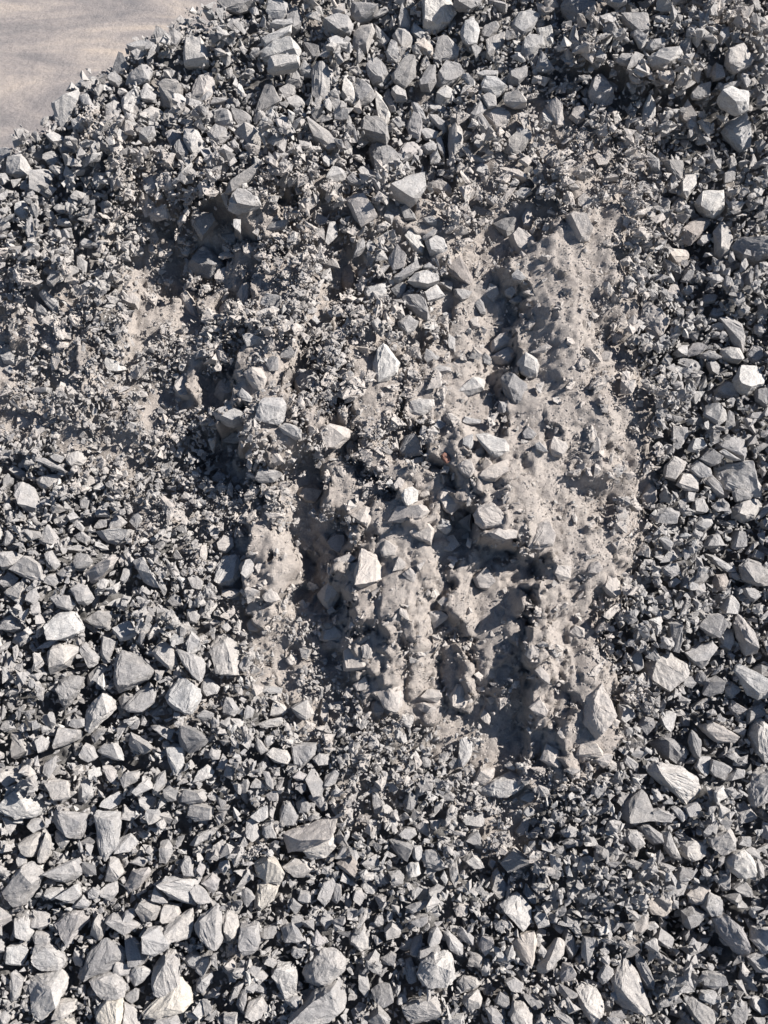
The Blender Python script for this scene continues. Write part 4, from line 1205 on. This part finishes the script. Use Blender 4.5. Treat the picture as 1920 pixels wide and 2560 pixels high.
u|1282,2352 1300,2333 1334,2322 1340,2348 1343,2383 1331,2403 1296,2400|tall dusty topped four sided block, bottom right of centre
p|1334,2292 1343,2272 1365,2283 1376,2314 1346,2322|
g|1343,2417 1371,2373 1393,2342 1412,2352 1406,2386 1381,2417 1362,2436 1346,2433|rough elongated boulder with a grey crust, bottom right of centre
g|1343,2380 1353,2362 1370,2380 1359,2395|
p|1381,2317 1384,2302 1412,2320 1402,2336|
g|1406,2355 1415,2317 1434,2342 1441,2380 1427,2398 1415,2373|
p|1043,2429 1053,2401 1085,2383 1119,2376 1133,2395 1134,2423 1141,2448 1119,2465 1085,2461 1057,2461|giant rounded pale boulder at the bottom, right of centre
d|1046,2392 1050,2373 1094,2361 1102,2373 1069,2389|
p|1010,2433 1011,2401 1028,2395 1038,2420 1041,2451 1022,2457|pale upright block left of the giant rounded boulder
g|1142,2454 1159,2439 1194,2445 1203,2461 1184,2476 1159,2479|tan rough stone right of the giant rounded boulder
g|1156,2504 1169,2486 1194,2470 1205,2495 1200,2517 1169,2526|tan smooth block below the tan rough stone, bottom edge
g|1002,2510 1035,2504 1069,2489 1097,2489 1100,2523 1085,2554 1028,2554 1010,2529|big rough olive grey boulder at the bottom edge
g|1025,2383 1032,2348 1053,2336 1057,2364 1038,2389|
p|991,2510 997,2486 1013,2482 1016,2504 1000,2514|
g|1276,2529 1287,2507 1309,2507 1331,2532 1331,2573 1290,2573|big grey block with a rounded shoulder at the bottom edge, right of centre
d|1237,2501 1250,2479 1272,2492 1275,2517 1256,2517|
g|1200,2417 1209,2398 1228,2411 1225,2439 1206,2439|
g|1215,2523 1231,2520 1259,2538 1262,2570 1234,2567 1222,2548|
p|1105,2554 1128,2538 1159,2532 1162,2567 1110,2576|
g|1262,2451 1284,2442 1309,2457 1303,2479 1275,2476|
d|1309,2486 1331,2486 1359,2507 1337,2523|
k|1399,2436 1409,2411 1427,2411 1438,2433 1430,2448 1402,2454|pinkish rough block, bottom right of centre
g|935,2308 941,2286 957,2289 957,2311 944,2317|
p|965,2302 969,2275 982,2277 982,2302 972,2308|
g|951,2395 976,2380 991,2386 985,2411 960,2411|
g|1402,2077 1421,2062 1446,2074 1440,2093 1409,2093|
g|1404,2105 1421,2096 1449,2099 1446,2112 1418,2118|
g|1362,2084 1371,2049 1387,2068 1381,2090 1368,2094|
d|1307,2230 1315,2208 1337,2236 1340,2258 1325,2258|
d|1593,2067 1609,2057 1653,2084 1656,2108 1631,2111 1612,2089|pale slab leaning against the dark corner stone, lower right
g|1558,2092 1571,2073 1593,2076 1612,2108 1590,2130|
p|1656,2081 1669,2076 1675,2114 1702,2152 1675,2141 1658,2114|hooked pale shell shaped stone, lower right
p|1694,2103 1723,2092 1764,2105 1762,2135 1729,2154 1699,2133|pale cut boulder cradled by the hooked shell stone, lower right
g|1766,2092 1794,2065 1821,2062 1843,2097 1838,2124 1805,2138 1778,2119|round rough boulder with a flat crown, lower right
w|1817,2152 1832,2133 1859,2123 1884,2146 1873,2173 1848,2195 1827,2179|bright round boulder with a shaded underside, lower right
p|1843,2108 1854,2092 1878,2092 1876,2114|
g|1827,2217 1859,2198 1876,2217 1881,2239 1859,2241|
u|1715,2233 1740,2206 1775,2211 1772,2244 1740,2260 1723,2255|flat dusty topped boulder, lower right
p|1753,2266 1772,2230 1802,2244 1797,2277 1772,2285|
d|1702,2277 1729,2268 1767,2282 1751,2315 1723,2328 1707,2309|dark stone sunk in the black hole of the lower right
g|1677,2222 1696,2203 1718,2214 1707,2236 1685,2241|
g|1789,2201 1805,2173 1824,2179 1824,2222 1808,2230|
k|1778,2293 1800,2277 1832,2304 1865,2347 1873,2374 1859,2391 1832,2374 1794,2331|long pinkish slab like a paddle slanting down right, lower right
g|1802,2336 1827,2363 1810,2363 1797,2347|
d|1739,2347 1742,2334 1778,2339 1762,2361 1742,2358|
p|1874,2347 1881,2315 1920,2315 1924,2374 1903,2382|round pale boulder at the right edge, bottom right
g|1865,2391 1903,2380 1924,2402 1922,2434 1892,2429|
p|1755,2461 1756,2431 1805,2429 1813,2456 1783,2472|square pale block, bottom right
p|1745,2494 1751,2478 1789,2478 1797,2497 1778,2513|
d|1709,2494 1729,2488 1778,2521 1789,2548 1778,2564 1745,2559 1718,2526|dark long boulder crossing the bottom right corner
g|1664,2456 1685,2445 1696,2467 1685,2478|
g|1529,2445 1561,2393 1588,2418 1609,2472 1623,2510 1604,2524 1539,2505|biggest tall slab with a pointed top, bottom right
d|1588,2380 1609,2396 1634,2450 1631,2478 1612,2467 1590,2412|long thin dark slab leaning along the biggest tall slab
p|1440,2472 1457,2459 1490,2472 1509,2505 1506,2543 1484,2562 1452,2521|wide leaf shaped pale slab, bottom right of centre edge
g|1493,2445 1512,2410 1533,2423 1533,2434 1506,2461|
g|1453,2391 1457,2339 1484,2342 1487,2363 1468,2412|
g|1637,2347 1653,2320 1683,2347 1675,2372 1647,2363|
u|1571,2320 1609,2279 1620,2287 1620,2320 1593,2334|
u|1588,2233 1631,2249 1647,2287 1675,2239 1688,2255 1664,2293 1626,2282|dusty V shaped crust stone, lower right
p|1870,2510 1876,2488 1922,2499 1922,2532 1897,2532|
d|1816,2532 1838,2505 1867,2505 1865,2543 1832,2559|
g|1846,2445 1851,2423 1881,2445 1889,2478 1865,2472|
p|1604,2315 1637,2304 1647,2315 1626,2325|
p|1699,2516 1729,2548 1740,2562 1713,2562 1699,2537|
g|1859,2124 1876,2116 1900,2127 1892,2141 1870,2141|
g|1884,2152 1892,2141 1908,2163 1905,2195 1892,2190|
""".strip().split('\n')

stones = []
for l in DATA:
    c, p, lab = l.split('|')
    P_ = np.array([[float(q) for q in s.split(',')] for s in p.split()])
    x, y = P_[:, 0], P_[:, 1]
    cr = np.roll(x, 1) * y - x * np.roll(y, 1)
    A = cr.sum() / 2
    cx = ((np.roll(x, 1) + x) * cr).sum() / (6 * A)
    cy = ((np.roll(y, 1) + y) * cr).sum() / (6 * A)
    stones.append(dict(c=c, P=P_, lab=lab, A=abs(A), cx=cx, cy=cy))

def in_poly(px, py, P_):
    r = np.zeros(px.shape, bool)
    for i in range(len(P_)):
        (ax, ay), (bx, by) = P_[i - 1], P_[i]
        if ay == by:
            continue
        r ^= ((ay > py) != (by > py)) & (px < (bx - ax) * (py - ay) / (by - ay) + ax)
    return r

def window(u, v, r):
    i0 = max(int((u - r - U0) / CELL), 0); i1 = min(int((u + r - U0) / CELL) + 2, NU)
    j0 = max(int((v - r - V0) / CELL), 0); j1 = min(int((v + r - V0) / CELL) + 2, NV)
    return slice(j0, j1), slice(i0, i1)

# --- chips: which shape, where, how large, how turned
NVAR = 48
var_meshes, var_dim = [], []
for k in range(NVAR):
    r = np.random.RandomState(100 + k)
    n = r.randint(6, 11)
    q = r.randn(n, 3)
    q /= np.linalg.norm(q, axis=1)[:, None]
    q *= r.uniform(0.72, 1.0, (n, 1))
    q *= np.array([0.5, 0.5 * (r.uniform(0.60, 0.95) if k % 3 else r.uniform(0.36, 0.55)), 0.5 * r.uniform(0.32, 0.66)])
    if k % 4 == 0:
        q[:, 0] = np.clip(q[:, 0], -0.34, 0.5)
    cuts = 2 if k < 26 else 1
    v, f = rough_hull(q.tolist(), r, cuts, 0.010, 0.62)
    var_meshes.append(make_mesh('chip_shape', v, f, m_chip))
    var_dim.append(np.ptp(v, axis=0))
var_dim = np.array(var_dim)
chip_coll = bpy.data.collections.new('chip_shapes')          # kept out of the scene: only a library for the gravel
for k, me in enumerate(var_meshes):
    o = bpy.data.objects.new('chip_shape_%02d' % k, me)
    chip_coll.objects.link(o)

MASK = np.zeros((NV, NU), bool)          # where traced stones lie
chips = []                               # rows: u v w rx ry rz s tone dust var

def scatter(n, size_lo, size_hi, keep, rng_, sizefac, bury, deposit, avoid, tiltmax, small_var=False, gap=None):
    u = rng_.uniform(U0 + .05, U1 - .05, n)
    v = rng_.uniform(V0 + .05, V1 - .05, n)
    px, py = to_px(u, v, 0 * u)
    inside_frame = (px > -230) & (px < 2150) & (py > -260) & (py < 2800)
    S = hs(u, v, SIZE)
    D = hs(u, v, DUST)
    size = S * sizefac * np.exp(rng_.normal(0, 0.46, n)) / 1000.0     # about 1 px = 1 mm on the slope
    size = np.clip(size, size_lo, size_hi)
    ok = inside_frame & (rng_.rand(n) < keep(S, D, size) * (1 + 1.3 * hs(u, v, STEEP))) & ~hs(u, v, BEYOND)
    idx = np.nonzero(ok)[0]
    idx = idx[np.argsort(-size[idx] + rng_.normal(0, .006, len(idx)))] if deposit else idx
    cnt = 0
    for i in idx:
        s = size[i]
        k = rng_.randint(26, NVAR) if (small_var or s < .016) else rng_.randint(0, 34)
        if avoid:
            rr = 0.38 * s
            if MASK[window(u[i], v[i], rr)].mean() > (0.12 if s > .026 else 0.20 if s > .014 else 0):
                continue
        if gap is not None:                                  # only where it would roll into a hollow
            wide = H[window(u[i], v[i], gap)]
            if float(hs(u[i], v[i])) > wide.mean() - 0.0015:
                continue
        th = var_dim[k][2] * s
        rz = rng_.uniform(0, 6.283)
        tx, ty = rng_.normal(0, tiltmax, 2)
        if deposit:
            sl = window(u[i], v[i], 0.42 * s)
            hw = H[sl]
            if hw.size == 0:
                continue
            hb = hw.mean() * 0.55 + hw.max() * 0.45
            w = hb + th * (0.5 - bury)
            R = 0.40 * s
            d2 = ((UU[sl] - u[i]) ** 2 + (VV[sl] - v[i]) ** 2) / (R * R)
            top = w + 0.42 * th * np.sqrt(np.clip(1 - d2, 0, 1))
            H[sl] = np.where(d2 < 1, np.maximum(hw, top), hw)
        else:
            w = float(hs(u[i], v[i])) + th * (0.5 - bury)
        d = D[i]
        tone = np.clip(rng_.normal(0.52, 0.20), 0, 1)
        du = np.clip(0.15 + 0.85 * d + rng_.normal(0, .15), 0.02, 1.2)
        chips.append((u[i], v[i], w, tx, ty, rz, s, tone, du, k))
        cnt += 1
    return cnt

# bed of chips under everything
r1 = np.random.RandomState(51)
n1 = scatter(26000, .012, .055, lambda S, D, s: np.clip((1.0 - sstep(.25, .72, D)) * (30 / S) ** 2 * 0.55, 0, 1), r1, 1.35, 0.10, True, False, 0.30)
r1b = np.random.RandomState(61)
n1 += scatter(40000, .009, .026, lambda S, D, s: (1.0 - sstep(.25, .72, D)), r1b, 0.6, 0.10, True, False, 0.5)

# --- traced stones
def build_traced():
    order = sorted(range(len(stones)), key=lambda i: -stones[i]['A'])
    rest_v, rest_f, rest_m, base = [], [], [], 0
    mat_keys = list(STONE_MATS)
    todo = []
    # pass one: stones resting on the bed; big ones first, small ones may lie on them
    for i in order:
        s = stones[i]
        r = np.random.RandomState(1000 + i)
        P_ = s['P']
        c3 = px_hit(s['cx'], s['cy'])
        L = math.sqrt(s['A']) / FOCAL * (CAM_L[2] - c3[2])       # mean breadth in metres
        # footprint on the height field
        q = px_at_w(P_[:, 0], P_[:, 1], c3[2])
        rad = np.abs(q[:, :2] - c3[:2]).max()
        sl = window(c3[0], c3[1], rad)
        uu, vv = UU[sl], VV[sl]
        m = in_poly(uu, vv, q[:, :2])
        if not m.any():
            continue
        hw = H[sl]
        if s['c'] in 'gpkd' and float(hs(c3[0], c3[1], DUST)) > .72 and 800 < s['cx'] < 1540 and s['cy'] > 1130:
            s['c'] = 'u'                                     # caked like the dust it sits in
        dusty = s['c'] == 'u'
        thick = L * r.uniform(0.55, 0.85)
        floor = np.percentile(hw[m], 55)
        onbig = MASK[sl][m].mean()
        wc = floor + thick * (0.02 if dusty else 0.28 - 0.16 * float(hs(c3[0], c3[1], DUST)))
        # refit the outline at the height where it is widest
        wm = wc
        q = px_at_w(P_[:, 0], P_[:, 1], wm)[:, :2]
        cen = q.mean(0)
        tilt = r.normal(0, 0.16, 2)
        rel = q - cen
        pts = []
        n = len(q)
        for k in range(n):
            a = rel[k]
            pts.append((cen[0] + a[0], cen[1] + a[1], wm + (tilt @ a) + r.normal(0, .05) * thick))
            # a second outline point just below, so flanks stand up
            pts.append((cen[0] + a[0] * 0.97, cen[1] + a[1] * 0.97, wm - thick * r.uniform(0.1, 0.3) + (tilt @ a)))
        # flat leaning top facet with few corners, sometimes a second step or a ridge
        tt = r.normal(0, 0.26, 2)
        htop = thick * r.uniform(0.36, 0.58)
        off = r.normal(0, 0.07, 2) * L
        nk = min(n, r.randint(4, 7))
        k0 = r.randint(0, n)
        for k in range(nk):
            a = rel[(k0 + (k * n) // nk) % n] * r.uniform(0.58, 0.97) + off
            pts.append((cen[0] + a[0], cen[1] + a[1], wm + htop + (tt @ a)))
        if r.rand() < 0.45:                                   # a lower shoulder on one side
            k1 = r.randint(0, n)
            for k in range(2):
                a = rel[(k1 + k) % n] * r.uniform(0.80, 0.95)
                pts.append((cen[0] + a[0], cen[1] + a[1], wm + htop * r.uniform(0.5, 0.8)))
        if r.rand() < 0.30:
            ap = r.normal(0, 0.16, 2) * L
            pts.append((cen[0] + ap[0], cen[1] + ap[1], wm + htop * r.uniform(1.15, 1.4)))
        for k in range(n):
            a = rel[k] * 0.72
            pts.append((cen[0] + a[0], cen[1] + a[1], wm - thick * 0.62))
        cuts = 3 if s['A'] > 3800 else 2
        v, f = rough_hull(pts, r, cuts, 0.012 * L, L)
        # deposit on the height field
        mm = in_poly(uu, vv, q)
        H[sl] = np.where(mm, np.maximum(hw, wm + htop * 0.75), hw)
        small = in_poly((uu - cen[0]) / 0.93 + cen[0], (vv - cen[1]) / 0.93 + cen[1], q)
        MASK[sl] |= small
        s['w'] = wm
        if s['lab']:
            o_loc = np.array([cen[0], cen[1], floor])
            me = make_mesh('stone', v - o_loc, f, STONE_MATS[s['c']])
            name = 'pebble' if 'pebble' in s['lab'] else 'stone'
            o = bpy.data.objects.new(name, me)
            COL.objects.link(o)
            o.matrix_world = MW @ Matrix.Translation(o_loc.tolist())
            o['label'] = s['lab']
            o['category'] = name
            if name == 'stone':
                o['group'] = 'larger stones of the gravel pile'
        else:
            rest_v.append(v); rest_f.append(f + base); base += len(v)
            rest_m += [mat_keys.index(s['c'])] * len(f)
    return np.concatenate(rest_v), np.concatenate(rest_f), rest_m, mat_keys

rest_v, rest_f, rest_m, mat_keys = build_traced()

# chips between and around the traced stones: fines roll into the hollows, then coarser ones on top
r2b = np.random.RandomState(62)
n2 = scatter(50000, .009, .022, lambda S, D, s: (1.0 - sstep(.3, .8, D) * .95) * 0.6, r2b, 0.45, 0.16, True, True, 0.4, False, .03)
r2 = np.random.RandomState(52)
n2 += scatter(60000, .010, .058, lambda S, D, s: np.clip((1.0 - sstep(.25, .75, D) * .975) * (26 / S) ** 2 * 0.62, 0, 1), r2, 1.36, 0.12, True, True, 0.28)
# stones buried in the packed dust, only their backs showing
r3 = np.random.RandomState(53)
n3 = scatter(16000, .010, .060, lambda S, D, s: (D > .3) * (0.60 - 0.36 * sstep(.65, .92, D)), r3, 1.45, 0.60, True, True, 0.35)
for k in range(n1 + n2, n1 + n2 + n3):
    chips[k] = chips[k][:8] + (1.6,) + chips[k][9:]          # caked all over
r3b = np.random.RandomState(56)
nc = len(chips)
n3b = scatter(2600, .026, .075, lambda S, D, s: (D > .45) * 0.55, r3b, 2.9, 0.58, True, True, 0.3)
for k in range(nc, nc + n3b):
    chips[k] = chips[k][:8] + (1.5,) + chips[k][9:]
n3 += n3b
# small stuff in every gap
r4 = np.random.RandomState(54)
n4 = scatter(110000, .005, .013, lambda S, D, s: 0.30 * (1 - 0.85 * (D > .7)) + 0.30 * ((S < 20) & (D < .7)), r4, 0.40, 0.15, True, True, 0.6, True, .02)
r5 = np.random.RandomState(55)
nc = len(chips)
n5 = scatter(200000, .003, .009, lambda S, D, s: (D > .35) * 0.8, r5, 0.32, 0.38, False, True, 0.6, True)
for k in range(nc, nc + n5):
    chips[k] = chips[k][:8] + ((1.6,) if k % 4 else (0.8,)) + chips[k][9:]
n4 += n5

def instancer(name, rows, mesh_v=None, mesh_f=None, mesh_m=None, label=None):
    A = np.array(rows)
    n = len(A)
    nb = 0 if mesh_v is None else len(mesh_v)
    verts = A[:, :3] if nb == 0 else np.concatenate([mesh_v, A[:, :3]])
    me = bpy.data.meshes.new(name)
    me.from_pydata(verts.tolist(), [], [] if nb == 0 else mesh_f.tolist())
    if nb:
        for k in mat_keys:
            me.materials.append(STONE_MATS[k])
        me.polygons.foreach_set('material_index', mesh_m)
    me.materials.append(m_chip)

    def attr(nm, typ, arr, key):
        full = np.zeros((nb + n,) + arr.shape[1:], arr.dtype)
        full[nb:] = arr
        me.attributes.new(nm, typ, 'POINT').data.foreach_set(key, full.ravel())
    attr('turn', 'FLOAT_VECTOR', A[:, 3:6].astype(np.float32), 'vector')
    attr('size', 'FLOAT', A[:, 6].astype(np.float32), 'value')
    attr('tone', 'FLOAT', A[:, 7].astype(np.float32), 'value')
    attr('dusty', 'FLOAT', A[:, 8].astype(np.float32), 'value')
    attr('shape', 'INT', A[:, 9].astype(np.int32), 'value')
    attr('is_chip', 'BOOLEAN', np.ones(n, bool), 'value')
    o = bpy.data.objects.new(name, me)
    COL.objects.link(o)
    o.matrix_world = MW
    o['kind'] = 'stuff'
    if label:
        o['label'] = label
        o['category'] = 'gravel'
    ng = bpy.data.node_groups.new(name + '_nodes', 'GeometryNodeTree')
    ng.interface.new_socket('Geometry', in_out='INPUT', socket_type='NodeSocketGeometry')
    ng.interface.new_socket('Geometry', in_out='OUTPUT', socket_type='NodeSocketGeometry')
    gi, go = ng.nodes.new('NodeGroupInput'), ng.nodes.new('NodeGroupOutput')
    iop = ng.nodes.new('GeometryNodeInstanceOnPoints')
    ci = ng.nodes.new('GeometryNodeCollectionInfo')
    ci.inputs[0].default_value = chip_coll
    ci.inputs['Separate Children'].default_value = True
    ci.inputs['Reset Children'].default_value = True

    def named(nm, typ):
        a = ng.nodes.new('GeometryNodeInputNamedAttribute')
        a.data_type = typ
        a.inputs[0].default_value = nm
        return a.outputs[0]
    L = ng.links.new
    L(gi.outputs[0], iop.inputs['Points'])
    L(named('is_chip', 'BOOLEAN'), iop.inputs['Selection'])
    L(ci.outputs[0], iop.inputs['Instance'])
    iop.inputs['Pick Instance'].default_value = True
    L(named('shape', 'INT'), iop.inputs['Instance Index'])
    e2r = ng.nodes.new('FunctionNodeEulerToRotation')
    L(named('turn', 'FLOAT_VECTOR'), e2r.inputs[0])
    L(e2r.outputs[0], iop.inputs['Rotation'])
    L(named('size', 'FLOAT'), iop.inputs['Scale'])
    jn = ng.nodes.new('GeometryNodeJoinGeometry')
    L(gi.outputs[0], jn.inputs[0])
    L(iop.outputs[0], jn.inputs[0])
    L(jn.outputs[0], go.inputs[0])
    md = o.modifiers.new('gravel', 'NODES')
    md.node_group = ng
    return o

n_big = n1 + n2 + n3
instancer('loose_gravel', chips[:n_big], rest_v, rest_f, rest_m, 'loose grey crushed stone covering the whole slope between the larger stones')
instancer('fine_grit', chips[n_big:], label='fine grey grit filling the gaps between the gravel stones')

# ------------------------------------------------------------------ the slope mesh
def slope_mesh():
    W = H0.copy()
    verts = np.stack([UU, VV, W], -1).reshape(-1, 3)
    i = np.arange(NU * NV).reshape(NV, NU)
    f = np.stack([i[:-1, :-1], i[:-1, 1:], i[1:, 1:], i[1:, :-1]], -1).reshape(-1, 4)
    me = bpy.data.meshes.new('gravel_slope')
    me.vertices.add(len(verts))
    me.vertices.foreach_set('co', verts.astype(np.float32).ravel())
    me.loops.add(f.size)
    me.loops.foreach_set('vertex_index', f.astype(np.int32).ravel())
    me.polygons.add(len(f))
    me.polygons.foreach_set('loop_start', np.arange(0, f.size, 4, dtype=np.int32))
    me.polygons.foreach_set('use_smooth', np.ones(len(f), bool))
    me.update(calc_edges=True)
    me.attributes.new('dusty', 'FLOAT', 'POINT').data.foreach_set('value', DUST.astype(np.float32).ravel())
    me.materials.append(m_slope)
    o = bpy.data.objects.new('gravel_slope', me)
    COL.objects.link(o)
    o.matrix_world = MW
    o['kind'] = 'structure'
slope_mesh()
print('chips', n1, n2, n3, n4, 'stones', sum(1 for s in stones if s['lab']), 'rest tris', len(rest_f))
